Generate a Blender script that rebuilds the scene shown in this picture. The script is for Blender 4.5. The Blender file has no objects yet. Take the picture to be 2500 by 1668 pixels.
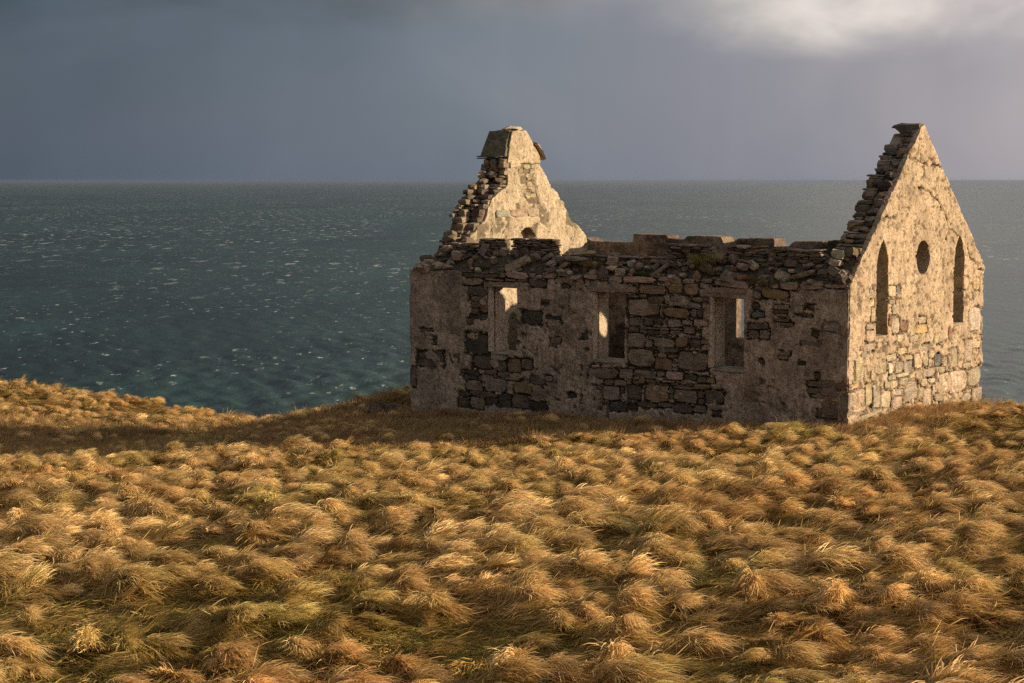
import bpy, math, random
import numpy as np
from math import radians, sin, cos, pi

random.seed(11)
RNG = np.random.default_rng(11)
SC = bpy.context.scene

# ------------------------------------------------------------------ camera
cam_d = bpy.data.cameras.new('camera')
cam_d.lens = 60.0; cam_d.sensor_width = 36.0; cam_d.sensor_fit = 'HORIZONTAL'
cam_d.clip_start = 0.1; cam_d.clip_end = 120000.0
cam = bpy.data.objects.new('camera', cam_d)
cam.location = (0, 0, 4.70)
cam.rotation_euler = (radians(90 - 5.388), 0, 0)
SC.collection.objects.link(cam); SC.camera = cam

# ------------------------------------------------------------------ sun, sky, exposure
SUN_AZ = radians(-6.0)      # plan angle from +X towards +Y of the direction to the sun
SUN_EL = radians(13.0)
sd = bpy.data.lights.new('sun', 'SUN')
sd.energy = 5.0; sd.angle = radians(0.55); sd.color = (1.0, 0.79, 0.53)
so = bpy.data.objects.new('sun', sd)
so.rotation_euler = (pi/2 - SUN_EL, 0, SUN_AZ + pi/2)
so.location = (60, -4, 30)
SC.collection.objects.link(so)

vs = SC.view_settings
vs.view_transform = 'Standard'; vs.look = 'None'; vs.gamma = 1.0; vs.use_curve_mapping = False
vs.exposure = 0.6
SC.cycles.use_denoising = False
SC.cycles.max_bounces = 4; SC.cycles.diffuse_bounces = 3; SC.cycles.glossy_bounces = 2
SC.cycles.use_adaptive_sampling = True; SC.cycles.adaptive_threshold = 0.012
SC.cycles.volume_bounces = 0
SC.cycles.volume_max_steps = 64


class NT:
    """small helper round a node tree"""
    def __init__(s, tree): s.t = tree; s.n = tree.nodes; s.l = tree.links
    def add(s, typ, **kw):
        nd = s.n.new(typ)
        for k, v in kw.items(): setattr(nd, k, v)
        return nd
    def link(s, a, b): s.l.new(a, b)
    def val(s, sock, v):
        if isinstance(v, (int, float, tuple, list)): sock.default_value = v
        else: s.l.new(v, sock)
    def math(s, op, a, b=0.0, c=None, clamp=False):
        nd = s.add('ShaderNodeMath', operation=op, use_clamp=clamp)
        s.val(nd.inputs[0], a); s.val(nd.inputs[1], b)
        if c is not None: s.val(nd.inputs[2], c)
        return nd.outputs[0]
    def mix(s, f, a, b, mode='MIX'):
        nd = s.add('ShaderNodeMix', data_type='RGBA', blend_type=mode)
        nd.clamp_factor = True
        s.val(nd.inputs[0], f)
        for i, v in ((6, a), (7, b)):
            if isinstance(v, (tuple, list)) and len(v) == 3: v = (*v, 1)
            s.val(nd.inputs[i], v)
        return nd.outputs[2]
    def noise(s, vec, scale, detail=4.0, rough=0.55, dist=0.0):
        nd = s.add('ShaderNodeTexNoise')
        if vec is not None: s.link(vec, nd.inputs['Vector'])
        nd.inputs['Scale'].default_value = scale; nd.inputs['Detail'].default_value = detail
        nd.inputs['Roughness'].default_value = rough; nd.inputs['Distortion'].default_value = dist
        return nd.outputs['Fac']
    def ramp(s, f, stops, interp='LINEAR'):
        nd = s.add('ShaderNodeValToRGB'); cr = nd.color_ramp; cr.interpolation = interp
        while len(cr.elements) > len(stops): cr.elements.remove(cr.elements[-1])
        while len(cr.elements) < len(stops): cr.elements.new(1.0)
        for e, (p, c) in zip(cr.elements, stops):
            e.position = p
            e.color = (c, c, c, 1) if isinstance(c, (int, float)) else (*c, 1)
        s.link(f, nd.inputs[0])
        return nd.outputs[0]
    def mapv(s, vec, scale=(1, 1, 1), loc=(0, 0, 0)):
        nd = s.add('ShaderNodeMapping')
        nd.inputs['Scale'].default_value = scale; nd.inputs['Location'].default_value = loc
        s.link(vec, nd.inputs['Vector']); return nd.outputs[0]
    def smooth(s, x, lo, hi):
        nd = s.add('ShaderNodeMapRange', interpolation_type='SMOOTHSTEP')
        s.val(nd.inputs[0], x); nd.inputs[1].default_value = lo; nd.inputs[2].default_value = hi
        return nd.outputs[0]


# stormy sky: clear Nishita sky behind an almost closed rain cloud, brighter towards the sun
wd = bpy.data.worlds.new('World'); SC.world = wd; wd.use_nodes = True
N = NT(wd.node_tree); N.n.clear()
out = N.add('ShaderNodeOutputWorld'); bg = N.add('ShaderNodeBackground')
N.link(bg.outputs[0], out.inputs[0]); bg.inputs[1].default_value = 0.75
tc = N.add('ShaderNodeTexCoord'); D = tc.outputs['Generated']
sky = N.add('ShaderNodeTexSky', sky_type='NISHITA')
sky.sun_disc = False; sky.sun_elevation = SUN_EL; sky.sun_rotation = pi/2 - SUN_AZ
sky.air_density = 1.2; sky.dust_density = 1.5; sky.altitude = 40
xyz = N.add('ShaderNodeSeparateXYZ'); N.link(D, xyz.inputs[0])
x, y, z = xyz.outputs
hlen = N.math('MAXIMUM', N.math('SQRT', N.math('ADD', N.math('MULTIPLY', x, x), N.math('MULTIPLY', y, y))), 0.05)
sa = N.math('DIVIDE', x, hlen)                     # -1 left of the photo .. 1 towards the sun
ns = N.noise(N.mapv(D, (5, 5, 9)), 1.0, 5, 0.5, 0.4)
sa_n = N.math('ADD', sa, N.math('MULTIPLY', N.math('SUBTRACT', ns, 0.5), 0.24))
t = N.math('MULTIPLY_ADD', sa_n, 0.5, 0.5)
veil = N.ramp(t, [(0.0, (.055, .074, .106)), (.355, (.074, .100, .140)), (.43, (.110, .139, .182)), (.5, (.160, .190, .232)),
                  (.57, (.240, .245, .292)), (.645, (.400, .366, .390)), (1.0, (.72, .62, .56))])
streak = N.noise(N.mapv(D, (26, 26, 2.0)), 1.0, 4, 0.5, 0.2)       # rain veils, stretched upright
veil = N.mix(0.14, veil, N.mix(1.0, veil, N.ramp(streak, [(0.3, .78), (.7, 1.2)]), 'MULTIPLY'))
base = N.mix(0.10, veil, N.mix(1.0, sky.outputs[0], (.06, .06, .06), 'MULTIPLY'))
# cloud deck with its ragged lower edge about five degrees up
w1 = N.noise(N.mapv(D, (7, 7, 16), (3.1, 1.7, 0.4)), 1.0, 6, 0.52, 0.5)
w2 = N.noise(N.mapv(D, (3.2, 3.2, 8), (0.3, 5.2, 2.2)), 1.0, 3, 0.5, 0.2)
edge = N.math('ADD', N.math('MULTIPLY', N.math('SUBTRACT', w1, .5), .075), N.math('MULTIPLY', N.math('SUBTRACT', w2, .5), .06))
lip = N.math('SUBTRACT', N.math('ADD', z, edge), 0.095)
deck = N.smooth(lip, -0.018, 0.028)
deck_c = N.ramp(t, [(0.0, (.036, .050, .064)), (.36, (.045, .064, .080)), (.47, (.105, .118, .128)), (.53, (.28, .275, .27)),
                    (.570, (.42, .40, .38)), (.605, (.92, .83, .73)), (.64, (.78, .71, .66)), (1.0, (1.05, .90, .74))])
w3 = N.noise(N.mapv(D, (14, 14, 30)), 1.0, 6, 0.55, 0.3)
deck_c = N.mix(1.0, deck_c, N.ramp(w3, [(.25, .72), (.75, 1.22)]), 'MULTIPLY')
high = N.smooth(z, 0.16, 0.7)
deck_c = N.mix(high, deck_c, N.mix(1.0, (.30, .305, .32), N.ramp(w3, [(.25, .7), (.75, 1.3)]), 'MULTIPLY'))
skyc = N.mix(N.math('MULTIPLY', deck, 0.92), base, deck_c)
N.link(skyc, bg.inputs[0])

# ------------------------------------------------------------------ numeric noise
def _h(ix, iy, iz, seed):
    n = (ix.astype(np.int64)*374761393 + iy.astype(np.int64)*668265263 + iz.astype(np.int64)*2147483647 + seed*974711) & 0xffffffff
    n = ((n ^ (n >> 13))*1274126177) & 0xffffffff
    n = ((n ^ (n >> 16))*2246822519) & 0xffffffff
    return ((n ^ (n >> 15)) & 0xffff)/65535.0

def vnoise(x, y, seed=0):
    x = np.asarray(x, float); y = np.asarray(y, float)
    ix = np.floor(x); iy = np.floor(y); fx = x-ix; fy = y-iy
    fx = fx*fx*fx*(fx*(fx*6-15)+10); fy = fy*fy*fy*(fy*(fy*6-15)+10)
    z0 = np.zeros_like(ix)
    a = _h(ix, iy, z0, seed); b = _h(ix+1, iy, z0, seed); c = _h(ix, iy+1, z0, seed); d = _h(ix+1, iy+1, z0, seed)
    return (a*(1-fx)+b*fx)*(1-fy) + (c*(1-fx)+d*fx)*fy     # 0..1

def fbm(x, y, seed=0, octv=4, gain=.5):
    s = 0; a = 1; tot = 0
    for o in range(octv):
        s = s + a*(vnoise(x*2**o + 17.3*o, y*2**o - 9.1*o, seed+o)*2-1); tot += a; a *= gain
    return s/tot                                             # -1..1

def sstep(x, lo, hi):
    t = np.clip((x-lo)/(hi-lo), 0, 1); return t*t*(3-2*t)

# ------------------------------------------------------------------ object helpers
COL = SC.collection
def mesh_np(name, verts, faces, smooth=False):
    """verts (n,3); faces list of (k,3|4) arrays"""
    me = bpy.data.meshes.new(name)
    verts = np.asarray(verts, np.float32)
    me.vertices.add(len(verts)); me.vertices.foreach_set('co', verts.ravel())
    fl = [np.asarray(f, np.int32) for f in (faces if isinstance(faces, list) else [faces]) if len(f)]
    loops = np.concatenate([f.ravel() for f in fl]); cnt = np.concatenate([np.full(len(f), f.shape[1], np.int32) for f in fl])
    me.loops.add(len(loops)); me.loops.foreach_set('vertex_index', loops)
    st = np.concatenate([[0], np.cumsum(cnt)[:-1]]).astype(np.int32)
    me.polygons.add(len(cnt)); me.polygons.foreach_set('loop_start', st); me.polygons.foreach_set('loop_total', cnt)
    me.polygons.foreach_set('use_smooth', np.full(len(cnt), smooth))
    me.update(calc_edges=True)
    return me
def attr(me, name, vals):
    a = me.attributes.new(name, 'FLOAT', 'POINT'); a.data.foreach_set('value', np.asarray(vals, np.float32).ravel())
def attr_col(me, name, vals):
    a = me.attributes.new(name, 'FLOAT_COLOR', 'POINT'); a.data.foreach_set('color', np.asarray(vals, np.float32).ravel())
def obj(name, me, mat=None, parent=None, loc=(0, 0, 0), rot=(0, 0, 0), scale=(1, 1, 1)):
    o = bpy.data.objects.new(name, me); COL.objects.link(o)
    if mat is not None and me is not None and not me.materials: me.materials.append(mat)
    o.parent = parent; o.location = loc; o.rotation_euler = rot; o.scale = scale
    return o
def tag(o, label=None, cat=None, group=None, kind=None):
    if label: o['label'] = label
    if cat: o['category'] = cat
    if group: o['group'] = group
    if kind: o['kind'] = kind
    return o

def material(name):
    m = bpy.data.materials.new(name); m.use_nodes = True
    T = NT(m.node_tree); T.n.clear()
    o = T.add('ShaderNodeOutputMaterial'); p = T.add('ShaderNodeBsdfPrincipled')
    p.inputs['Roughness'].default_value = .9; p.inputs['Specular IOR Level'].default_value = .2
    T.link(p.outputs[0], o.inputs[0])
    return m, T, p, o
def bump(T, p, h, strength, dist):
    b = T.add('ShaderNodeBump'); b.inputs['Strength'].default_value = strength; b.inputs['Distance'].default_value = dist
    T.link(h, b.inputs['Height']); T.link(b.outputs[0], p.inputs['Normal'])

# ------------------------------------------------------------------ materials
def wall_material(name, pale, mid, dirt, mortar, stain_amt, lichen):
    m, T, p, o = material(name)
    c = T.add('ShaderNodeTexCoord').outputs['Object']
    at = T.add('ShaderNodeAttribute', attribute_name='plaster').outputs['Fac']
    n1 = T.noise(c, 1.3, 6, .62, .3); n2 = T.noise(c, 7.0, 6, .65, .2); n3 = T.noise(c, 38.0, 4, .7)
    n4 = T.noise(T.mapv(c, (5, 5, 1.6)), 1.6, 5, .6, .4); n6 = T.noise(c, 17.0, 6, .7, .6)
    col = T.mix(T.ramp(n2, [(.40, 0.), (.60, 1.)]), mid, pale)
    col = T.mix(T.math('MULTIPLY', T.ramp(n1, [(.42, 0.), (.68, 1.)]), stain_amt), col, dirt)
    col = T.mix(T.math('MULTIPLY', T.ramp(n4, [(.52, 0.), (.66, 1.)]), stain_amt*.8), col, dirt)
    col = T.mix(T.math('MULTIPLY', T.ramp(n3, [(.55, 0.), (.72, 1.)]), .55), col, tuple(q*.45 for q in dirt))
    col = T.mix(T.math('MULTIPLY', T.ramp(n6, [(.52, 0.), (.61, 1.)]), .8), col, T.mix(1.0, col, (.38, .33, .28), 'MULTIPLY'))
    col = T.mix(T.math('MULTIPLY', T.ramp(n6, [(.34, 1.), (.44, 0.)]), .5), col, T.mix(1.0, col, (1.35, 1.33, 1.3), 'MULTIPLY'))
    n5 = T.noise(c, 2.6, 5, .6, .6)
    col = T.mix(T.math('MULTIPLY', T.ramp(n5, [(.60, 0.), (.70, 1.)]), lichen), col, (.30, .22, .07))
    speck = T.noise(c, 75.0, 2, .6)
    col = T.mix(T.math('MULTIPLY', T.ramp(speck, [(.68, 0.), (.74, 1.)]), .6), col, (.55, .5, .43))
    mor = T.mix(T.ramp(n3, [(.35, 0.), (.7, 1.)]), tuple(q*.5 for q in mortar), mortar)
    col = T.mix(at, mor, col)
    T.link(col, p.inputs['Base Color'])
    h = T.math('ADD', T.math('MULTIPLY_ADD', n6, -.9, T.math('MULTIPLY', n2, .6)), T.math('ADD', T.math('MULTIPLY', n3, .5), T.math('MULTIPLY', speck, .18)))
    bump(T, p, h, 1.0, .04)
    return m
M_FRONT = wall_material('weathered_render', (.64, .50, .385), (.41, .315, .24), (.155, .117, .084), (.078, .059, .042), .80, .40)
M_BACK = wall_material('damp_shaded_render', (.36, .275, .21), (.22, .165, .125), (.09, .066, .048), (.07, .052, .038), .9, .3)  # darker inner render: damp staining plus the unlit room's shade put into the colour
M_JAMB = wall_material('jamb_render', (.74, .62, .48), (.60, .49, .37), (.34, .27, .19), (.3, .24, .17), .4, .1)
M_GABLE = wall_material('pale_lime_render', (.62, .475, .325), (.48, .36, .24), (.225, .165, .112), (.10, .072, .048), .65, .25)
M_INNER = wall_material('inner_lime_render', (.62, .51, .36), (.47, .375, .26), (.26, .205, .14), (.17, .135, .09), .55, .40)

def stone_material(name, island=False):
    m, T, p, o = material(name)
    c = T.add('ShaderNodeTexCoord').outputs['Object']
    oi = T.add('ShaderNodeObjectInfo')
    geo = T.add('ShaderNodeNewGeometry')
    rnd = geo.outputs['Random Per Island'] if island else oi.outputs['Random']
    if island: colr = T.ramp(rnd, [(0, (.10, .08, .062)), (.35, (.20, .158, .12)), (.6, (.30, .23, .17)), (.8, (.28, .18, .09)), (1, (.40, .31, .23))])
    else: colr = oi.outputs['Color']
    pos = geo.outputs['Position']
    n1 = T.noise(pos, 5.0, 6, .65, .5); n2 = T.noise(pos, 28.0, 5, .7, .3); n3 = T.noise(T.mapv(pos, (3, 3, 16)), 2.2, 5, .62, .8)
    col = T.mix(1.0, colr, T.ramp(n1, [(.3, .5), (.5, 1.0), (.72, 1.35)]), 'MULTIPLY')
    col = T.mix(.75, col, T.mix(1.0, col, T.ramp(n3, [(.32, .55), (.62, 1.3)]), 'MULTIPLY'))
    col = T.mix(T.math('MULTIPLY', T.ramp(n2, [(.52, 0.), (.7, 1.)]), .6), col, T.mix(1.0, col, (.4, .38, .36), 'MULTIPLY'))
    li = T.noise(pos, 3.3, 4, .6, .4)
    col = T.mix(T.math('MULTIPLY', T.ramp(li, [(.60, 0.), (.69, 1.)]), .55), col, (.27, .19, .055))
    sp = T.noise(pos, 60.0, 2, .5)
    col = T.mix(T.math('MULTIPLY', T.ramp(sp, [(.66, 0.), (.73, 1.)]), .45), col, (.45, .42, .37))
    T.link(col, p.inputs['Base Color'])
    h = T.math('ADD', T.math('MULTIPLY', n3, .7), T.math('MULTIPLY', n2, .5))
    bump(T, p, h, 1.0, .06)
    return m
M_STONE = stone_material('rubble_stone'); M_STONE_I = stone_material('small_rubble_stone', True)

# ------------------------------------------------------------------ terrain
CT = np.array([(-17.2,57,-2.0),(-7.2,52,-2.72),(-5.6,48.5,-2.12),(-6.5,46.3,-1.95),(-10,54,-2.45),(-13,45,-2.05),(-6,43.5,-1.80),(-4.4,45.2,-1.40),(-3,41,-.9),(-2.3,38.9,-.66),
  (6.45,32.5,-.10),(10.6,38.2,-.44),(11.8,39,-.74),(-10,33.5,-1.02),(-3,33.4,-.66),(3,33.2,-.30),(-6,38,-1.15),(-14,38,-1.6),(7.5,30.5,-.18),(0,12.7,.9),(-6,14,.75),(8,14,1.1),
  (0,22,.45),(-9,24,.05),(10,24,.7),(14,34,-.12),(0,4,1.5),(0,-25,2.5),(-20,40,-1.6),(25,30,.4),(-30,20,-.5),(30,10,1.5),(3,42,-.5),
  (0,45,-.8),(-40,60,-2.5),(-40,0,.2),(40,-10,2.0),(8,44,-.6),(40,36,0.)])
def _rbf():
    n = len(CT); d = np.hypot(CT[:, None, 0]-CT[None, :, 0], CT[:, None, 1]-CT[None, :, 1])
    A = np.zeros((n+3, n+3)); A[:n, :n] = np.sqrt(d*d+4.0); A[:n, n] = 1; A[:n, n+1:] = CT[:, :2]; A[n:, :n] = A[:n, n:].T
    return np.linalg.solve(A, np.concatenate([CT[:, 2], [0, 0, 0]]))
_W = _rbf()
EDGE_X = [-90, -60, -40, -17.2, -7.2, -3.5, 0, 6, 9.5, 11, 13, 16, 22, 40, 90]
EDGE_Y = [80, 73, 67, 57.8, 52.4, 48.5, 48.0, 47.5, 44, 41.6, 40.3, 39.8, 40.5, 39, 36]
def zland(x, y):
    x = np.asarray(x, float); y = np.asarray(y, float); n = len(CT); z = _W[n] + _W[n+1]*x + _W[n+2]*y
    for i in range(n): z = z + _W[i]*np.sqrt((x-CT[i, 0])**2+(y-CT[i, 1])**2+4.0)
    # hummocks beside the far corner of the ruin
    for hx, hy, hh, hr in ((-2.85, 41.3, .42, .70), (-4.05, 43.2, .34, .60), (-3.5, 42.2, .15, .8), (-10.2, 45.0, .25, 1.0)):
        z = z + hh*np.exp(-((x-hx)**2+(y-hy)**2)/(hr*hr))
    e = np.interp(x, EDGE_X, EDGE_Y) + 1.2*fbm(x*.12, y*.05, 61, 3)
    q = (y-e)/.7
    return z - np.minimum(.7*1.35*np.logaddexp(0, np.clip(q, -40, 60)), 60)

def zgrd(x, y): return zland(x, y) + .05*fbm(x*.9, y*.9, 5, 3)
def _axis(a, b, c, d, fine, coarse):
    return np.concatenate([np.arange(a, b, coarse), np.arange(b, c, fine), np.arange(c, d+.01, coarse)])
gx = _axis(-90, -24, 20, 90, .2, 3.0); gy = np.concatenate([np.arange(-60, 6, 3.0), np.arange(6, 62, .2), np.arange(62, 125, 1.5)])
GX, GY = np.meshgrid(gx, gy)
GZ = np.maximum(zgrd(GX, GY), -44)
nx, ny = len(gx), len(gy)
idx = np.arange(nx*ny).reshape(ny, nx)
fq = np.stack([idx[:-1, :-1], idx[:-1, 1:], idx[1:, 1:], idx[1:, :-1]], -1).reshape(-1, 4)
me = mesh_np('ground', np.stack([GX, GY, GZ], -1).reshape(-1, 3), fq, True)
m, T, p, o = material('turf')
c = T.add('ShaderNodeNewGeometry').outputs['Position']
n1 = T.noise(c, .8, 5, .6, .4); n2 = T.noise(c, 14, 5, .7, .5)
col = T.mix(T.ramp(n1, [(.35, 0.), (.65, 1.)]), (.085, .062, .028), (.060, .062, .018))
col = T.mix(T.ramp(n2, [(.4, 0.), (.7, 1.)]), col, (.17, .115, .05))
sxyz = T.add('ShaderNodeSeparateXYZ'); T.link(c, sxyz.inputs[0])
col = T.mix(T.smooth(sxyz.outputs[2], -5, -9), col, (.13, .12, .11))
T.link(col, p.inputs['Base Color']); bump(T, p, n2, .8, .08)
ground = tag(obj('ground', me, m), kind='structure')

# ------------------------------------------------------------------ sea
SEA_Z = -40.0
th = np.concatenate([np.linspace(-100, -23, 40)[:-1], np.linspace(-23, 23, 720), np.linspace(23, 100, 40)[1:]])
rr = np.concatenate([np.linspace(40, 290, 12)[:-1], 290*np.exp(np.arange(0, 440)*.0062), 290*math.exp(440*.0062)*np.exp(np.arange(1, 46)*.075)])
TH, RR = np.meshgrid(np.radians(th), rr)
SX, SY = RR*np.sin(TH), RR*np.cos(TH)
wr = np.random.default_rng(5)
HZ = np.zeros_like(SX); cell = RR*.0062
for i in range(80):
    lam = 1.7*(10/1.7)**(wr.random()**1.3)
    ang = radians(205) + wr.normal(0, .62)
    k = 2*pi/lam; amp = .0125*lam**.90*(.6+.8*wr.random())
    ph = k*(SX*cos(ang)+SY*sin(ang)) + wr.random()*6.283
    w = np.sin(ph); w = w + .22*np.cos(2*ph)
    HZ += amp*w*np.clip((lam/cell-1.6)/2.5, 0, 1)
sig = np.sqrt((HZ**2).mean(1, keepdims=True))+.02
patch = fbm(SX*.018, SY*.018, 31, 3)
fo = sstep(HZ/sig + 1.1*patch + .55*fbm(SX*.45, SY*.16, 33, 3), 1.95, 2.5)*sstep(fbm(SX*.3, SY*.16, 77, 2), -.05, .2)
idx = np.arange(SX.size).reshape(SX.shape)
fq = np.stack([idx[:-1, :-1], idx[:-1, 1:], idx[1:, 1:], idx[1:, :-1]], -1).reshape(-1, 4)
me = mesh_np('sea', np.stack([SX, SY, SEA_Z+HZ], -1).reshape(-1, 3), fq, True)
attr(me, 'foam', fo)
m, T, p, o = material('sea_water')
c = T.add('ShaderNodeNewGeometry').outputs['Position']
fa = T.add('ShaderNodeAttribute', attribute_name='foam').outputs['Fac']; sx_ = T.add('ShaderNodeSeparateXYZ'); T.link(c, sx_.inputs[0])
b1 = T.noise(T.mapv(c, (1.0, .55, 1)), .55, 5, .62, .4); b2 = T.noise(T.mapv(c, (.9, .45, 1)), .13, 4, .6, .3)
big = T.noise(T.mapv(c, (.0035, .0022, .003)), 1.0, 4, .55, .5)
wc = T.mix(T.ramp(big, [(.35, 0.), (.65, 1.)]), (.007, .024, .020), (.015, .043, .034))
stk = T.noise(T.mapv(c, (.022, .010, .01)), 1.0, 6, .66, .3)
wc = T.mix(1.0, wc, T.ramp(stk, [(.32, .55), (.68, 1.6)]), 'MULTIPLY')
fn = T.noise(T.mapv(c, (1.6, .8, 1)), .9, 5, .7, .2)
foam = T.math('MULTIPLY', fa, T.ramp(fn, [(.40, 0.), (.56, 1.)]))
# fine wind-blown flecks far out, where the waves are too small to mesh
f2 = T.noise(T.mapv(c, (.30, .11, .1)), 1.0, 6, .70, .1); f3 = T.noise(T.mapv(c, (.012, .006, .01)), 1.0, 3, .5)
fleck = T.math('MULTIPLY', T.ramp(f2, [(.615, 0.), (.66, 1.)]), T.ramp(f3, [(.34, 0.), (.54, 1.)]))
f4 = T.noise(T.mapv(c, (.13, .034, .1), (7, 3, 0)), 1.0, 5, .68, .05); f5 = T.noise(T.mapv(c, (.008, .003, .01), (2, 9, 0)), 1.0, 3, .5)
far = T.math('MULTIPLY', T.ramp(f4, [(.585, 0.), (.63, 1.)]), T.ramp(f5, [(.36, 0.), (.56, 1.)]))
far = T.math('MULTIPLY', far, T.smooth(T.math('SQRT', T.math('ADD', T.math('POWER', sx_.outputs[0], 2.0), T.math('POWER', sx_.outputs[1], 2.0))), 500, 1100))
foam = T.math('MAXIMUM', T.math('MAXIMUM', foam, T.math('MULTIPLY', fleck, .6)), T.math('MULTIPLY', far, .6))
col = T.mix(foam, wc, (.72, .74, .74)); T.link(col, p.inputs['Base Color'])
p.inputs['IOR'].default_value = 1.333; p.inputs['Specular IOR Level'].default_value = .42
T.link(T.math('MULTIPLY_ADD', foam, .5, .34), p.inputs['Roughness'])
bump(T, p, T.math('ADD', T.math('MULTIPLY', b1, .55), T.math('MULTIPLY', b2, 1.2)), 1.0, .55)
tag(obj('sea', me, m), kind='structure')

# ------------------------------------------------------------------ stones
def stone_mesh(seed, square=.8, jit=.05, flat=1.0):
    """48-triangle block inside a unit box: corners drawn in, faces slightly full"""
    r = np.random.default_rng(seed); vs_, ids = [], {}
    for i in (-1, 0, 1):
        for j in (-1, 0, 1):
            for k in (-1, 0, 1):
                nz = abs(i)+abs(j)+abs(k)
                if nz == 0: continue
                q = np.array([i, j, k], float)
                pull = {1: 1.0+.05*r.random(), 2: 1-(1-square)*.55*(.5+r.random()), 3: 1-(1-square)*(.5+r.random())}[nz]
                ids[(i, j, k)] = len(vs_); vs_.append(q*pull*.5 + r.normal(0, jit*.5, 3))
    vs_ = np.array(vs_); lo, hi = vs_.min(0), vs_.max(0); vs_ = (vs_-(lo+hi)/2)/(hi-lo)
    F = []
    for ax in range(3):
        a, b = [q for q in range(3) if q != ax]
        for s in (-1, 1):
            for i in (-1, 0):
                for j in (-1, 0):
                    cs = []
                    for di, dj in ((0, 0), (1, 0), (1, 1), (0, 1)):
                        t_ = [0, 0, 0]; t_[ax] = s; t_[a] = i+di; t_[b] = j+dj; cs.append(ids[tuple(t_)])
                    sg = s*(1 if ax != 1 else -1)
                    F.append(cs if sg > 0 else cs[::-1])
    me = mesh_np('stone', vs_, np.array(F)); me.materials.append(M_STONE); return me
BLOCKS = [stone_mesh(100+i, .84, .085) for i in range(22)]
def face_mesh(seed):
    r = np.random.default_rng(seed); ang = [(-1, -1), (0, -1), (1, -1), (1, 0), (1, 1), (0, 1), (-1, 1), (-1, 0)]
    o_ = np.array([[x*(.5-.07*r.random()*(1+abs(z))), z*(.5-.07*r.random()*(1+abs(x)))] for x, z in ang], float)
    o_[::2] *= (1-.10*r.random((4, 1))); k = .86+.07*r.random((8, 1))
    fr = -.5+.035*r.random(9)
    V = [(x, -.40+.03*r.random(), z) for x, z in o_]+[(x, f, z) for (x, z), f in zip(o_*k, fr)]+[(.1*r.normal(), fr[8]-.01, .1*r.normal())]+[(x, .5, z) for x, z in o_*.9]
    F3 = [(8+i, 8+(i+1) % 8, 16) for i in range(8)]; F4 = [(i, (i+1) % 8, 8+(i+1) % 8, 8+i) for i in range(8)]+[(17+i, 17+(i+1) % 8, (i+1) % 8, i) for i in range(8)]
    me = mesh_np('stone', np.array(V), [np.array(F3), np.array(F4)]); me.materials.append(M_STONE); return me
FACES = [face_mesh(700+i) for i in range(26)]
RUBBLE = [stone_mesh(200+i, .55, .13) for i in range(18)]
SLATES = [stone_mesh(300+i, .80, .07) for i in range(10)]
PAL = {'p': (.40, .295, .225), 'P': (.40, .30, .23), 'g': (.27, .215, .165), 'd': (.165, .128, .098), 'k': (.098, .080, .066), 'o': (.30, .205, .12),
       'O': (.33, .22, .13), 'r': (.24, .125, .085), 'y': (.50, .39, .25), 'Y': (.54, .385, .20), 'w': (.56, .47, .37), 'G': (.20, .19, .18)}
def put(name, mesh, parent, loc, size, rot=(0, 0, 0), col='g', jit=.16, gain=1.0):
    o = bpy.data.objects.new(name, mesh); COL.objects.link(o); o.parent = parent
    o.location = loc; o.scale = size; o.rotation_euler = rot
    b = PAL[col] if isinstance(col, str) else col; k = gain*(1+random.uniform(-jit, jit))
    o.color = (b[0]*k*(1+random.uniform(-.05, .05)), b[1]*k, b[2]*k*(1+random.uniform(-.08, .05)), 1)
    return o

# ------------------------------------------------------------------ the ruin
A0 = radians(144.0); EU = np.array([cos(A0), sin(A0)]); EV = np.array([EU[1], -EU[0]]); R0 = np.array([6.449, 32.525])
LEN, WID, TOP = 10.87, 7.02, 2.70
ruin = bpy.data.objects.new('ruined_house', None); COL.objects.link(ruin)
ruin.location = (R0[0], R0[1], 0); ruin.rotation_euler = (0, 0, radians(-36))
ruin.empty_display_size = .5
tag(ruin, 'roofless ruined stone house with two gables on the grassy cliff top above the sea', 'ruin')
# local frame: x = -u (u runs along the long wall away from the near corner), y = v (through the house), z up
def to_uv(x, y):
    dx, dy = x-R0[0], y-R0[1]; return dx*EU[0]+dy*EU[1], dx*EV[0]+dy*EV[1]

def sd_poly(P, s, z):
    """signed distance, positive inside"""
    P = np.asarray(P, float); d = np.full(s.shape, 1e9); ins = np.zeros(s.shape, bool); n = len(P)
    for i in range(n):
        a, b = P[i], P[(i+1) % n]; e = b-a; wx, wz = s-a[0], z-a[1]
        t_ = np.clip((wx*e[0]+wz*e[1])/(e@e+1e-12), 0, 1)
        d = np.minimum(d, (wx-e[0]*t_)**2+(wz-e[1]*t_)**2)
        cnd = (a[1] > z) != (b[1] > z)
        with np.errstate(divide='ignore', invalid='ignore'):
            xs = a[0]+(z-a[1])*e[0]/(e[1] if abs(e[1]) > 1e-12 else 1e-12)
        ins ^= cnd & (s < xs)
    d = np.sqrt(d); return np.where(ins, d, -d)
def rect(s0, s1, z0, z1): return [(s0, z0), (s1, z0), (s1, z1), (s0, z1)]

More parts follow.
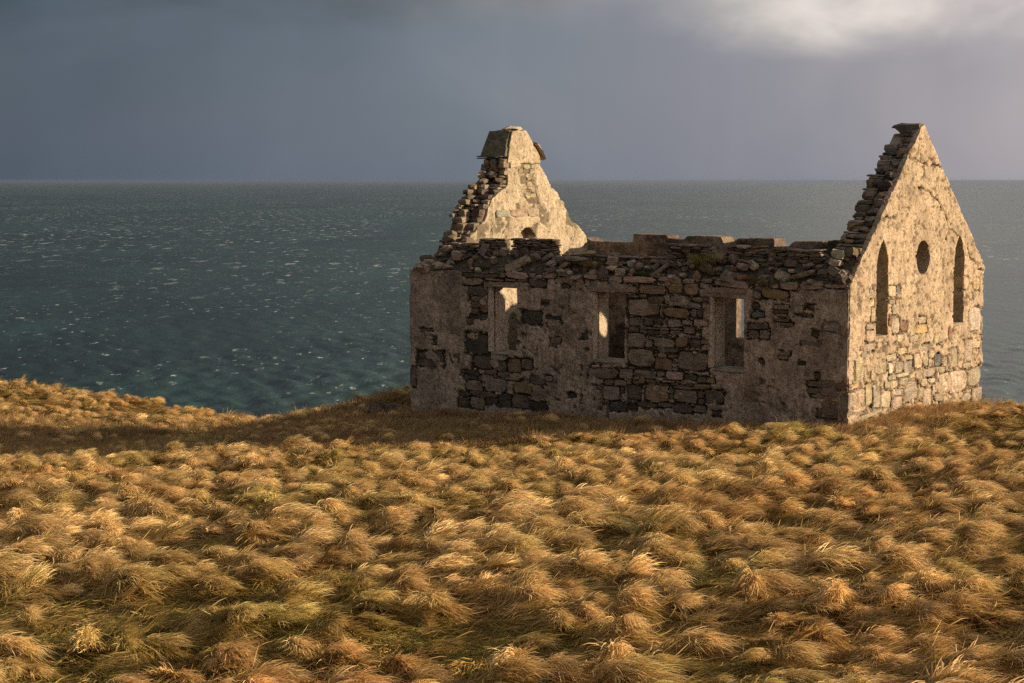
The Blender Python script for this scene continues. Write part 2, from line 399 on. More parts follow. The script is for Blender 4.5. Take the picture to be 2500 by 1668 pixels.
def slab(name, parent, s0, s1, z0, z1, h, inside, disp, thick, to3, mat, back=None):
    S, Z = np.meshgrid(np.arange(s0, s1+h*.5, h), np.arange(z0, z1+h*.5, h)); ny_, nx_ = S.shape
    cs, cz = (S[:-1, :-1]+h/2), (Z[:-1, :-1]+h/2)
    keep = inside(cs, cz) > 0
    # pull the border vertices onto the outline
    f0 = inside(S, Z); e = .004
    gx_ = (inside(S+e, Z)-inside(S-e, Z))/(2*e); gz_ = (inside(S, Z+e)-inside(S, Z-e))/(2*e)
    kp = np.zeros((ny_+1, nx_+1), bool); kp[1:-1, 1:-1] = keep
    cnt = kp[:-1, :-1].astype(int)+kp[1:, :-1]+kp[:-1, 1:]+kp[1:, 1:]
    bd = (cnt > 0) & (cnt < 4); g2 = gx_**2+gz_**2+.05
    mvx = np.clip(-f0*gx_/g2, -.7*h, .7*h); mvz = np.clip(-f0*gz_/g2, -.7*h, .7*h)
    S = np.where(bd, S+mvx, S); Z = np.where(bd, Z+mvz, Z)
    dF, pl = disp(S, Z); dB = np.zeros_like(S) - thick + (0 if back is None else back(S, Z))
    used = cnt > 0; n = int(used.sum()); num = np.full(S.shape, -1); num[used] = np.arange(n)
    V = np.concatenate([to3(S[used], dF[used], Z[used]), to3(S[used], dB[used], Z[used])])
    q = np.stack([num[:-1, :-1], num[:-1, 1:], num[1:, 1:], num[1:, :-1]], -1)[keep]
    faces = [q, q[:, ::-1]+n]
    K = kp
    I = np.arange(ny_-1)[:, None]; J = np.arange(nx_-1)[None, :]
    for di, dj, (a, b) in ((0, -1, ((0, 0), (1, 0))), (0, 1, ((1, 1), (0, 1))), (-1, 0, ((0, 1), (0, 0))), (1, 0, ((1, 0), (1, 1)))):
        nb = K[1+di:ny_+di, 1+dj:nx_+dj]; ii, jj = np.where(keep & ~nb)
        va = num[ii+a[0], jj+a[1]]; vb = num[ii+b[0], jj+b[1]]
        faces.append(np.stack([va, vb, vb+n, va+n], -1))
    me = mesh_np(name, V, faces, False)
    me.polygons.foreach_set('use_smooth', np.concatenate([np.full(len(q)*2, True), np.full(sum(len(f) for f in faces[2:]), False)]))
    attr(me, 'plaster', np.concatenate([pl[used], np.ones(n)*.8]))
    return obj(name, me, mat, parent)

def parse(t):
    return [(a[0], *[float(v) for v in a[1:]]) for a in (e.split(',') for e in t.split())]
FRONT_STONES = parse("""d,8.34,9.34,2.56,2.65 o,8.16,8.31,2.58,2.68 p,7.53,8.15,2.57,2.72 p,8.77,9.34,2.38,2.54 o,8.19,8.74,2.5,2.55 g,7.88,8.18,2.51,2.56 g,7.56,7.87,2.5,2.56 d,8.61,9.2,2.16,2.35 
o,8.78,9.18,2.03,2.15 d,8.88,9.1,1.88,2.02 r,8.61,8.87,1.76,2.16 d,8.88,9.09,1.75,1.87 k,8.58,9.15,1.65,1.75 d,9.04,9.21,1.52,1.64 k,10.09,10.27,1.02,1.21 d,10.19,10.59,1.31,1.35 
k,7.17,7.74,1.59,1.9 k,8.6,9.28,0.84,1.33 d,8.48,9.08,0.52,0.82 p,8.12,8.42,0.76,0.87 d,8.14,8.45,0.5,0.74 o,7.74,8.12,0.5,0.83 d,7.43,7.73,0.6,0.83 k,8.89,9.43,0.39,0.47 
k,8.93,9.33,0.28,0.38 g,8.48,8.86,0.25,0.42 p,8.73,8.84,0.43,0.5 d,8.39,8.71,0.43,0.52 d,8.05,8.39,0.38,0.51 g,8.79,9.26,0.03,0.27 g,8.14,8.76,0.04,0.34 p,7.95,8.08,0.02,0.31 
o,7.46,7.94,0.07,0.32 d,8.39,9.17,-0.09,0.03 g,8.74,9.16,-0.39,-0.11 k,8.37,8.73,-0.26,-0.09 k,8.02,8.35,-0.29,0.01 d,7.53,8.01,-0.28,0.04 k,9.18,9.46,-0.13,-0 k,9.18,9.48,-0.37,-0.15 
d,9.85,10.7,0.47,0.85 d,10.7,10.89,-0.03,0.46 P,10.26,10.69,0.03,0.39 P,9.9,10.54,-0.42,0 p,7.2,7.37,2.58,2.68 p,6.81,7.17,2.61,2.73 o,6.27,6.8,2.66,2.72 p,5.74,6.1,2.63,2.72 
d,7.06,7.53,2.4,2.57 k,6.47,6.69,2.41,2.49 p,5.93,6.07,2.47,2.62 p,5.52,5.72,2.61,2.68 p,5.16,5.51,2.52,2.71 p,4.31,5.14,2.59,2.72 k,4.62,5.01,2.28,2.32 k,7,7.21,2.04,2.1 
k,5.99,6.15,1.34,1.47 k,6.67,7.06,1.73,1.79 g,6.67,6.95,1.21,1.34 g,5.22,5.98,0.52,0.76 g,4.87,5.21,0.56,0.77 p,5.67,5.89,0.76,0.82 d,5.36,5.59,0.4,0.52 o,5.01,5.31,0.41,0.53 
d,5.61,5.73,0.3,0.36 g,5.18,5.61,0.08,0.38 d,5.09,5.17,0.25,0.4 d,5.44,5.61,-0.01,0.07 k,5.01,5.44,-0.14,0.07 k,6.3,6.51,0.06,0.17 d,7.08,7.5,0.29,0.47 g,6.89,7.09,0.38,0.5 
o,7.5,7.75,0.14,0.35 k,7.03,7.61,-0.28,-0.09 p,3.72,4.3,2.63,2.73 p,3.42,3.7,2.62,2.71 p,2.99,3.23,2.65,2.73 p,2.15,2.98,2.58,2.73 o,4.79,4.98,2.37,2.52 o,4.08,4.75,2.36,2.55 
O,3.7,4.04,2.4,2.64 O,3.31,3.66,2.37,2.62 p,3.07,3.29,2.52,2.64 g,4.74,5.01,2.28,2.32 o,4.55,4.72,2.29,2.35 d,4.13,4.53,2.18,2.32 g,3.65,3.97,2.25,2.35 d,3.47,3.63,2.26,2.33 
g,3.08,3.46,2.26,2.35 p,4.22,5.02,1.9,2.25 g,4.03,4.25,2.14,2.17 g,3.26,4.01,2.13,2.24 o,3.5,4.14,1.91,2.11 g,3.35,3.48,1.94,2.1 d,3.21,3.34,1.92,2.1 g,4.67,5,1.69,1.86 d,4.39,4.61,1.72,1.87 
k,4.14,4.38,1.75,1.88 p,4.04,4.13,1.69,1.76 p,3.72,4.04,1.71,1.88 p,3.46,3.71,1.77,1.87 p,3.08,3.44,1.76,1.9 g,4.42,4.61,1.63,1.68 g,4.24,4.4,1.64,1.68 g,4,4.23,1.64,1.69 
g,3.69,3.98,1.65,1.7 d,4.73,5,1.56,1.68 g,4.58,4.71,1.55,1.63 d,4.24,4.55,1.53,1.62 d,4,4.23,1.55,1.63 g,3.71,3.98,1.56,1.64 g,3.4,3.67,1.6,1.71 d,3.24,3.39,1.63,1.7 g,4.57,5.01,1.24,1.54 
g,4.4,4.55,1.25,1.42 o,4.36,4.49,1.43,1.49 g,3.85,4.38,1.28,1.48 o,3.54,3.84,1.3,1.53 d,3.24,3.47,1.5,1.56 d,3.26,3.53,1.32,1.49 g,3.07,3.25,1.4,1.5 g,4.33,5.01,0.83,1.21 d,3.8,4.3,1.17,1.28 
p,4.05,4.25,1.07,1.15 o,3.8,4.04,1.08,1.15 O,3.93,4.32,0.8,1.06 d,3.82,3.92,0.96,1.03 g,3.03,3.8,0.82,1.25 g,4.88,5.01,0.56,0.78 g,4.31,4.84,0.61,0.8 g,4.1,4.29,0.68,0.77 
p,3.65,4.07,0.62,0.8 p,3.87,4.13,0.56,0.6 d,3.34,3.63,0.64,0.76 d,3.12,3.33,0.61,0.73 O,2.92,3.11,0.61,0.73 o,4.58,4.88,0.49,0.55 o,4.32,4.56,0.5,0.59 o,4.89,5.01,0.46,0.52 
k,3.97,4.25,0.49,0.54 d,3.74,3.95,0.52,0.56 g,3.01,3.45,0.5,0.58 d,3.46,3.93,0.44,0.52 d,4.64,5,0.12,0.46 o,3.99,4.56,0.13,0.49 g,3.89,4.05,0.34,0.4 d,3.89,3.96,0.23,0.33 
g,3.32,3.88,0.17,0.43 d,3.18,3.31,0.29,0.44 d,3.16,3.29,0.18,0.28 d,2.7,3.15,0.2,0.49 k,4.77,5,-0.06,0.07 d,4.26,4.76,0.01,0.1 d,3.89,4.25,0.04,0.13 d,3.42,3.87,-0.04,0.14 
k,2.76,2.96,-0.05,0.07 d,3.11,3.41,-0.01,0.15 p,1.73,2.08,2.64,2.74 p,1.52,1.72,2.59,2.71 p,1.09,1.49,2.57,2.73 p,0.56,1.08,2.6,2.75 p,0.01,0.55,2.64,2.72 p,1.86,2.08,2.53,2.64 
p,1.91,2.06,2.37,2.52 O,1.29,1.9,2.37,2.58 g,1.27,1.62,2.18,2.27 g,1.31,1.6,2.02,2.1 d,1.31,1.61,2.11,2.17 d,1.26,1.61,1.94,2 o,1.2,1.47,1.85,1.93 d,0.66,0.98,2.2,2.3 d,0.79,1.15,2.06,2.13 
g,0.21,0.55,1.8,1.96 d,1.72,2.19,1.77,1.88 d,1.94,2.18,1.56,1.75 g,1.71,1.93,1.58,1.76 d,0.58,1.05,1.51,1.6 k,0.66,0.79,1.66,1.8 d,1.95,2.1,2.15,2.29 G,1.81,2.12,2,2.11 g,1.24,1.48,1.28,1.37 
o,1.29,1.5,1.21,1.28 k,1.8,2,1.02,1.17 d,0.3,0.89,0.7,0.82 d,0.57,0.87,0.57,0.68 g,0.21,0.55,0.54,0.7 r,-0.01,0.28,0.69,0.8 g,0.47,0.79,0.5,0.56 g,-0.02,0.18,0.12,0.67 o,0.2,0.45,0.41,0.51 
d,0.21,0.54,0.16,0.4 d,0.55,0.66,0.12,0.26 k,0.2,0.63,0.09,0.14 d,-0.03,0.47,-0.07,0.09 P,-0.01,0.24,0.85,1.2 k,0.91,1.06,1.13,1.17 k,0.59,0.7,0.86,0.99 """)
GABLE_STONES = parse("""y,1.8,2.34,1.08,1.22 y,2.35,2.83,1.17,1.31 y,2.78,3.18,1.03,1.13 w,1.9,2.09,0.82,1.05 g,2.23,2.63,0.8,1.05 g,2.68,3.14,0.74,1.01 p,3.18,3.65,0.81,1.13 p,3.68,3.9,0.82,1.12 
y,3.94,4.23,0.97,1.13 G,4.25,4.71,0.76,1.02 p,3.96,4.14,0.8,0.95 p,4.76,5.03,0.72,0.94 g,3.56,4.02,1.14,1.29 g,1.87,2.26,0.7,0.8 y,2.31,3,0.7,0.78 p,2.48,2.96,0.53,0.68 p,2.04,2.44,0.51,0.67 
g,1.69,1.97,0.54,0.69 g,2.25,2.68,0.34,0.47 g,2.73,3.46,0.15,0.59 g,3.64,4.36,0.58,0.76 p,4.56,4.93,0.59,0.73 p,4.53,5.11,0.16,0.57 p,3.96,4.42,0.43,0.54 p,3.56,3.91,0.39,0.57 
g,4.22,4.48,0.2,0.39 g,4.29,4.78,0,0.17 p,4.82,5.13,-0.04,0.08 y,3.38,3.68,-0.05,0.09 p,2.12,2.65,0.07,0.33 p,1.59,2.1,0.13,0.5 y,0.28,0.71,0.8,1.31 Y,0.06,0.62,0.69,0.79 
p,0.07,0.94,0.2,0.66 p,0.05,0.25,0.83,1.34 y,0.77,1.11,0.27,0.74 p,1.09,1.33,0.75,1.16 p,1.38,1.83,0.86,1.14 p,0.71,1.33,1.37,1.52 g,0.55,0.83,1.24,1.39 p,1.12,1.34,1.17,1.32 
p,0.75,1.19,1.55,1.78 g,0.78,1.18,1.79,1.91 p,0.99,1.21,1.93,2.22 y,0.98,1.2,2.23,2.38 g,0.93,1.13,2.4,2.59 Y,3.24,3.89,1.53,1.72 p,3.38,3.83,1.73,1.88 p,2.03,2.4,2.01,2.21 
p,2.04,2.47,1.62,1.95 r,2.52,2.8,1.63,1.86 O,2.18,2.44,2.23,2.32 p,1.83,2.15,2.23,2.32 G,2.24,2.43,2.38,2.6 y,1.82,2.19,2.38,2.6 r,1.85,2.02,1.8,1.99 w,6.17,6.99,1.35,1.9 
Y,6.39,6.79,2.27,2.57 y,5.81,6.11,2.31,2.62 p,5.9,6.35,0.58,0.7 p,5.13,5.61,0.64,1.11 p,5.93,6.44,0.73,1.21 p,6.48,7,0.96,1.3 p,5.16,6.15,0.09,0.59 p,6.2,7.06,0.12,0.53 
g,5.89,6.43,-0.17,0.02 p,6.46,7.08,-0.23,0.09 y,3.86,4.14,1.61,1.83 y,4.21,4.68,1.26,1.46 p,2.91,3.35,1.38,1.52 y,2.25,2.62,1.44,1.59 r,5.04,5.25,1.31,1.54 p,3.77,4.18,-0.06,0.34 
p,1.16,1.54,0.19,0.68 g,4.5,5.03,-0.22,-0.04 g,3.69,4.41,-0.27,-0.08 p,0.39,1.49,0.05,0.14 p,2.7,3.33,-0.07,0.14 """)
CRACKS = [[(2.903, 5.133), (3.343, 5.07), (3.593, 4.995), (3.991, 5.027), (4.402, 4.971)], [(3.227, 4.533), (3.722, 4.501), (4.031, 4.363), (4.293, 4.243), (4.56, 4.081), (4.779, 3.899), (4.896, 3.717), (4.748, 3.56), (4.812, 3.378)], [(4.898, 3.677), (5.329, 3.586), (5.495, 3.521)], [(5.952, 3.201), (6.358, 2.96), (6.536, 2.828)], [(1.568, 3.993), (2.116, 3.993)], [(6.418, 2.907), (6.656, 2.73), (7.005, 2.652)], [(0.692, 1.478), (0.749, 1.658), (0.763, 1.841)], [(0.227, 0.841), (0.226, 1.333), (0.374, 1.357)], [(4.063, 1.273), (4.147, 1.146)], [(0.706, 0.702), (0.852, 0.391), (1.036, 0.222)]]
def box_field(boxes, S, Z, grow, warp, seed):
    """distance-like field: >0 inside any of the boxes grown by GROW"""
    f = np.full(S.shape, -1.0); wx = S+warp*fbm(S*9, Z*9, seed, 3); wz = Z+warp*fbm(S*9+5, Z*9+3, seed+3, 3)
    for k, a, b, c0, d0 in boxes:
        f = np.maximum(f, np.minimum(np.minimum(wx-a+grow, b+grow-wx), np.minimum(wz-c0+grow, d0+grow-wz)))
    return f

# ---- the long wall towards the field
WIN = [(7.84, 8.60), (5.06, 5.86), (2.26, 3.04)]; SILL, HEAD = .925, 2.365
def front_in(S, Z):
    f = np.minimum(np.minimum(S-.02, LEN-.012*(1+np.sin(Z*9))-.02*(fbm(S*0+3, Z*4, 4, 3)+.3)-S), np.minimum(Z+.9, TOP+.022*fbm(S*5, S*0, 8, 3)-.01-Z))
    for a, b in WIN: f = np.minimum(f, -sd_poly(rect(a, b, SILL, HEAD), S, Z)+.012*fbm(S*6, Z*6, 12, 2))
    return f
EXP = [q for q in FRONT_STONES if q[0] != 'P']
MARK = [((9.713, .80), (9.67, .625)), ((9.67, .625), (9.62, .62)), ((9.438, .805), (9.594, .80)), ((9.594, .80), (9.609, .757)), ((9.609, .757), (9.453, .731)), ((9.453, .731), (9.468, .63))]
def front_disp(S, Z):
    b = box_field(EXP, S, Z, .016, .05, 40)
    ex = sstep(b, -.006, .006)*sstep(fbm(S*3.2, Z*4.0, 46, 3)+.9*sstep(b, .02, .10)*0, -.50, -.36)
    rough = sstep(1.2*fbm(S*1.1, Z*1.4, 21, 3) + .9*np.exp(-((S-6.6)/1.3)**2) + .5*sstep(-Z, -.9, .3) - .55*sstep(S, 9.2, 9.6), .05, .6)
    pits = sstep(fbm(S*6, Z*8, 25, 4), .33, .55)*(.25+.75*rough)
    mk = np.full(S.shape, 9.)
    for a, b_ in MARK:
        a = np.array(a); e = np.array(b_)-a; t_ = np.clip(((S-a[0])*e[0]+(Z-a[1])*e[1])/(e@e), 0, 1); mk = np.minimum(mk, np.hypot(S-a[0]-e[0]*t_, Z-a[1]-e[1]*t_))
    pits = np.maximum(pits, 1-sstep(mk, .014, .03))
    d = .004*fbm(S*3, Z*3, 26, 3) + .005*fbm(S*16, Z*16, 27, 2) + rough*.022*fbm(S*8, Z*9, 28, 3) - .045*pits
    d = d*(1-ex) + ex*(-.058+.025*fbm(S*8, Z*8, 29, 3))
    pl = (1-ex)*(1-.75*pits)
    return d, pl
w_front = slab('long_wall', ruin, 0, LEN+.03, -.9, TOP+.05, .024, front_in, front_disp, .60, lambda s, d, z: np.stack([-s, -d, z], -1), M_FRONT)
w_front['label'] = 'shaded long wall with three window openings and flaking render'
for k, a, b, c0, d0 in FRONT_STONES:
    w_, h_ = (b-a)*1.03, (d0-c0)*1.04
    if k == 'P': continue
    dep = .26; pro = random.uniform(-.018, .026) + (.012 if k == 'p' else 0) - (.022 if k == 'k' else 0)  # near-black pieces: some stand for holes in the wall, shade put into the colour
    put('stone', random.choice(FACES if random.random() < .8 else BLOCKS), w_front, (-(a+b)/2, dep/2-pro, (c0+d0)/2), (w_, dep, h_), (0, random.uniform(-.07, .07), 0), k)
for (a, b), (la, lb, lh) in zip(WIN, ((7.66, 8.66, .11), (4.80, 5.92, .17), (2.10, 3.17, .20))):
    put('lintel', random.choice(BLOCKS), w_front, (-(la+lb)/2, .125, HEAD+.012+lh/2), (lb-la, .30, lh), (0, random.uniform(-.01, .01), 0), 'p')
    put('sill', random.choice(SLATES), w_front, (-(a+b)/2, .16, SILL-.02), (b-a+.06, .40, .07), (radians(4), 0, 0), (.33, .27, .21))
    # rendered sash rebate at the far cheek
    V, F = [], []
    def bx(x0, x1, y0, y1, z0, z1):
        n = len(V); V.extend([(x0, y0, z0), (x1, y0, z0), (x1, y1, z0), (x0, y1, z0), (x0, y0, z1), (x1, y0, z1), (x1, y1, z1), (x0, y1, z1)])
        F.extend([(n, n+3, n+2, n+1), (n+4, n+5, n+6, n+7), (n, n+1, n+5, n+4), (n+1, n+2, n+6, n+5), (n+2, n+3, n+7, n+6), (n+3, n, n+4, n+7)])
    bx(-b-.03, -b+.045, .012, .125, SILL+.01, HEAD-.005); bx(-b-.03, -b+.03, .21, .57, SILL+.01, HEAD-.005)
    mj = mesh_np('jamb', np.array(V), np.array(F)); attr(mj, 'plaster', np.ones(len(V)))
    obj('jamb', mj, M_JAMB, w_front)

def chinks(parent, boxes, n, seed, s0, s1, z0, z1, grow, place, skip):
    """pinnings wedged into the joints between the larger stones, too small to pick apart: one mesh"""
    r = np.random.default_rng(seed); S = r.uniform(s0, s1, n*14); Z = r.uniform(z0, z1, n*14)
    g = box_field(boxes, S, Z, grow, .0, 1) > 0; i_ = box_field(boxes, S, Z, -.004, .0, 1) > 0
    ok = g & ~i_ & (skip(S, Z) > .03); S, Z = S[ok][:n], Z[ok][:n]; V, F = [], []
    for q in range(len(S)):
        src_ = FACES[r.integers(len(FACES))]; co = np.empty(len(src_.vertices)*3); src_.vertices.foreach_get('co', co); co = co.reshape(-1, 3)
        w_, h_ = r.uniform(.03, .10), r.uniform(.018, .05)
        a = r.normal(0, .2); co = co*np.array([w_, .14, h_]); co = np.stack([co[:, 0]*cos(a)-co[:, 2]*sin(a), co[:, 1], co[:, 0]*sin(a)+co[:, 2]*cos(a)], -1)
        n0 = sum(len(v_) for v_ in V); V.append(place(S[q], .07-r.uniform(-.028, .006), Z[q], co)); F.extend([tuple(n0+v_ for v_ in p_.vertices) for p_ in src_.polygons])
    me = bpy.data.meshes.new('pinnings'); me.from_pydata(np.concatenate(V).tolist(), [], F); me.materials.append(M_STONE_I)
    tag(obj('pinnings', me, None, parent), kind='stuff')
chinks(w_front, EXP, 620, 9, .1, LEN-.1, -.3, 2.6, .045, lambda s, y, z, co: np.stack([co[:, 0]-s, co[:, 1]+y, co[:, 2]+z], -1), front_in)

# ---- the lit gable with two lancets and a round opening
def rake_v(z): return .384+(z-3.06)*1.074
GAB = [(.025, -.9), (.025, TOP), (.384, 3.06), (3.30, 5.79), (3.42, 5.84), (3.50, 5.78), (6.93, 2.90), (7.05, 2.74), (7.0, 2.62), (7.0, 1.9), (7.03, 1.0), (7.06, -.9)]
def lancet(a, b, z0, zs, zt):
    m_ = (a+b)/2; return [(a, z0), (b, z0), (b, zs), (b-.10, zs+(zt-zs)*.55), (m_, zt), (a+.10, zs+(zt-zs)*.55), (a, zs)]
LAN = [lancet(1.23, 1.78, 1.63, 3.10, 3.54), lancet(5.24, 5.83, 1.61, 3.06, 3.52)]
OCU = [(3.52+.36*cos(q), 3.11+.355*sin(q)) for q in np.linspace(0, 2*pi, 28, endpoint=False)]
def gab_in(S, Z):
    f = sd_poly(GAB, S, Z) + .050*fbm(S*4, Z*4, 71, 4, .6)*sstep(Z, 2.4, 2.8)*(1-.6*sstep(Z, 5.3, 5.6))
    for P_ in LAN: f = np.minimum(f, -sd_poly(P_, S, Z)+.012*fbm(S*7, Z*7, 73, 2))
    return np.minimum(f, -sd_poly(OCU, S, Z))
def crack_d(S, Z):
    d = np.full(S.shape, 9.); wx = S+.10*fbm(S*5, Z*5, 81, 4, .65); wz = Z+.10*fbm(S*5, Z*5, 85, 4, .65)
    for L_ in CRACKS:
        for a, b in zip(L_[:-1], L_[1:]):
            a = np.array(a); e = np.array(b)-a; t_ = np.clip(((wx-a[0])*e[0]+(wz-a[1])*e[1])/(e@e), 0, 1)
            d = np.minimum(d, np.hypot(wx-a[0]-e[0]*t_, wz-a[1]-e[1]*t_))
    return d
def gab_disp(S, Z):
    b = box_field(GABLE_STONES, S, Z, .012, .075, 90); ex = sstep(b, -.008, .006)*sstep(fbm(S*2.2, Z*2.8, 47, 3)+.15*fbm(S*12, Z*12, 48, 2), -.36, -.28)
    ck = (1-sstep(crack_d(S, Z)+.016*fbm(S*8, Z*8, 91, 2), .006, .026))*sstep(fbm(S*3, Z*3, 89, 2), -.75, -.4)
    low = sstep(1.7-Z+.5*fbm(S*.9, Z*.9, 92, 3), -.2, .6)
    pits = sstep(fbm(S*4.5, Z*7, 93, 4, .6), .26, .46)
    pit2 = sstep(fbm(S*8, Z*13, 98, 3), .36, .55)
    d = .010*fbm(S*2.5, Z*2.5, 94, 3) + (.011+.014*low)*fbm(S*5.5, Z*9, 95, 3) - .040*pits*(.55+.45*low) - .030*pit2 - .11*ck
    d += .020*low*fbm(S*4.5, Z*6, 97, 2)
    d = d*(1-ex) + ex*(-.055+.022*fbm(S*10, Z*10, 96, 3))
    return d, (1-ex*.9)*(1-.6*pits)*(1-.6*pit2)*(1-ck)
w_gab = slab('gable_wall', ruin, 0, 7.08, -.9, 5.9, .022, gab_in, gab_disp, .11, lambda s, d, z: np.stack([d, s, z], -1), M_GABLE)
flat0 = lambda S, Z: (.02*fbm(S*5, Z*5, 99, 3), np.zeros_like(S)+.7)
slab('wall_core', w_gab, .0, 7.08, -.9, 5.9, .05, lambda S, Z: np.minimum(gab_in(S, Z), sd_poly(GAB, S, Z)-.13*sstep(Z, 2.4, 2.75)-.005), flat0, .52, lambda s, d, z: np.stack([d-.105, s, z], -1), M_INNER)
w_gab['label'] = 'sunlit gable with two narrow pointed windows and a round one'
for k, a, b, c0, d0 in GABLE_STONES:
    col = {'p': (.44, .345, .25), 'g': (.35, .29, .225)}.get(k, k)
    put('stone', random.choice(FACES), w_gab, (-.12+random.uniform(-.022, .016), (a+b)/2, (c0+d0)/2), ((b-a)*1.06, .24, (d0-c0)*1.06), (0, random.uniform(-.08, .08), radians(90)), col, .2)
for k in range(2):
    a, b = LAN[k][0][0], LAN[k][1][0]
    put('sill', random.choice(SLATES), w_gab, (-.17, (a+b)/2, LAN[k][0][1]-.02), (.40, b-a+.04, .07), (0, radians(5), 0), (.36, .29, .21))

chinks(w_gab, GABLE_STONES, 330, 19, .1, 6.95, -.1, 2.6, .05, lambda s, y, z, co: np.stack([-co[:, 1]-y, co[:, 0]+s, co[:, 2]+z], -1), gab_in)
def rake(parent, u0, u1, z0, z1, vfun, seed, gain, slate_p=.5, name='rake_stone', pal='gdogdk', big=1.0):
    """courses of stones that show on a stripped rake, set back step by step"""
    r = random.Random(seed); z = z0; cnt = 0
    while z < z1:
        thin = r.random() < slate_p
        h_ = r.uniform(.035, .065) if thin else r.uniform(.10, .19)*big
        us = [u0]
        while us[-1] < u1-.08:
            us.append(min(u1, us[-1]+(r.uniform(.22, .42) if thin else r.uniform(.16, .34)*big)))
        for a, b in zip(us[:-1], us[1:]):
            sub = [(z, h_)] if not (not thin and r.random() < .25) else [(z, h_*.45), (z+h_*.5, h_*.5)]
            for zz, hh in sub:
                dep = r.uniform(.26, .40); vv = vfun((a+b)/2, zz+hh/2)
                put(name, r.choice(SLATES if hh < .08 else RUBBLE if r.random() < .28 else BLOCKS), parent,
                    (-(a+b)/2+r.uniform(-.02, .02), vv+dep/2-r.uniform(.0, .085), zz+hh/2), ((b-a)*r.uniform(.95, 1.15), dep, hh*1.12),
                    (r.uniform(-.08, .08), r.uniform(-.05, .05), r.uniform(-.15, .15)), r.choice(pal), .25, gain); cnt += 1
        z += h_
    return cnt
rake(w_gab, .37, .69, 2.72, 5.42, lambda u, z: rake_v(z)+.03+.06*u, 3, 1.15, .60)
rake(w_gab, .05, .37, 2.72, 5.10, lambda u, z: rake_v(z)+.03+.06*u, 13, 1.2, .10, big=1.35)
rake(w_gab, .05, .32, 5.10, 5.60, lambda u, z: rake_v(z)+.02, 4, 1.0, .8)
# overhanging ridge stone with its hooked end
prof = [(.02, 5.52), (.02, 5.80), (.04, 5.865), (.30, 5.88), (.46, 5.875), (.58, 5.85), (.62, 5.815), (.55, 5.785), (.46, 5.72), (.38, 5.62), (.33, 5.50)]
V = []; pn = len(prof)
for v_ in (3.22, 3.32, 3.42, 3.48):
    sh = 1-.25*abs(v_-3.36)
    V += [(-u_*(1 if v_ < 3.45 else .93), v_+.03*sin(u_*9+i), 5.5+(z_-5.5)*(.92 if v_ < 3.25 or v_ > 3.45 else 1.0)+.012*sin(i*2.3+v_*7)) for i, (u_, z_) in enumerate(prof)]
F = []
for k in range(3):
    for i in range(pn):
        j = (i+1) % pn; F.append((k*pn+i, k*pn+j, (k+1)*pn+j, (k+1)*pn+i))
me = bpy.data.meshes.new('ridge_stone'); me.from_pydata(V, [], F+[tuple(range(pn))[::-1], tuple(range(3*pn, 4*pn))]); me.materials.append(M_STONE)
ro = obj('ridge_stone', me, None, w_gab); ro.color = (.16, .135, .11, 1); ro['label'] = 'dark overhanging stone hooked out at the very top'

# ---- the far gable with its chimney
UI, UO = 10.22, 10.85
CHG = [(.04, -.9), (.04, 2.9), (.85, 3.0), (1.28, 3.296), (1.985, 3.751), (2.29, 4.27), (2.86, 4.56), (2.91, 4.62), (2.91, 5.27), (4.20, 5.27), (4.24, 5.08), (4.42, 4.92),
       (4.86, 4.46), (5.0, 4.40), (5.30, 4.10), (5.72, 3.70), (5.85, 3.66), (6.27, 3.36), (6.40, 3.12), (6.98, 2.9), (6.98, -.9)]
def chg_in(S, Z): return sd_poly(CHG, S, Z)+.075*fbm(S*4.5, Z*4.5, 111, 4, .6)*(1-sstep(Z, 4.5, 4.9)*.7)
def chg_disp(S, Z):
    bare = sstep(fbm(S*1.6, Z*1.6, 121, 4)+.55*np.exp(-((S-3.9-.6*(4.5-Z))/.45)**2-((Z-4.45)/.45)**2)-.15+.12*fbm(S*9, Z*9, 122, 3), .14, .18)
    pits = sstep(fbm(S*7, Z*7, 123, 4), .30, .5)
    d = .010*fbm(S*3, Z*3, 124, 3)+.010*fbm(S*12, Z*12, 125, 3)-.022*pits-.035*bare+bare*.030*fbm(S*8, Z*11, 126, 3)
    arch = np.where(Z > 3.20, .365-np.hypot(S-3.685, (Z-3.20)*1.02), .365-np.abs(S-3.685)); arch = np.where(Z < 1.2, -1, arch)
    d = d - .40*sstep(arch, -.012, .012)
    d = d + .05*sstep(4.02-Z+.03*fbm(S*3, Z*0, 127, 2), 0, .02)*sstep(S, 2.2, 2.3)*(1-sstep(S, 4.9, 5.0)) - .05*sstep(3.82-Z, -.01, .02)*0
    d = d - .045*np.exp(-((S-5.45-.3*np.sin(Z*2)-(4.0-Z)*.35)/.03)**2)*sstep(Z, 3.2, 3.3)*(1-sstep(Z, 4.1, 4.2))
    return d, (1-.8*bare)*(1-.5*pits)
w_chim = slab('chimney_gable', ruin, 0, 7.0, -.9, 5.3, .03, chg_in, chg_disp, .24, lambda s, d, z: np.stack([-UI+d, s, z], -1), M_INNER)
w_chim['label'] = 'farther gable with a chimney and its pale inner face in the sun'
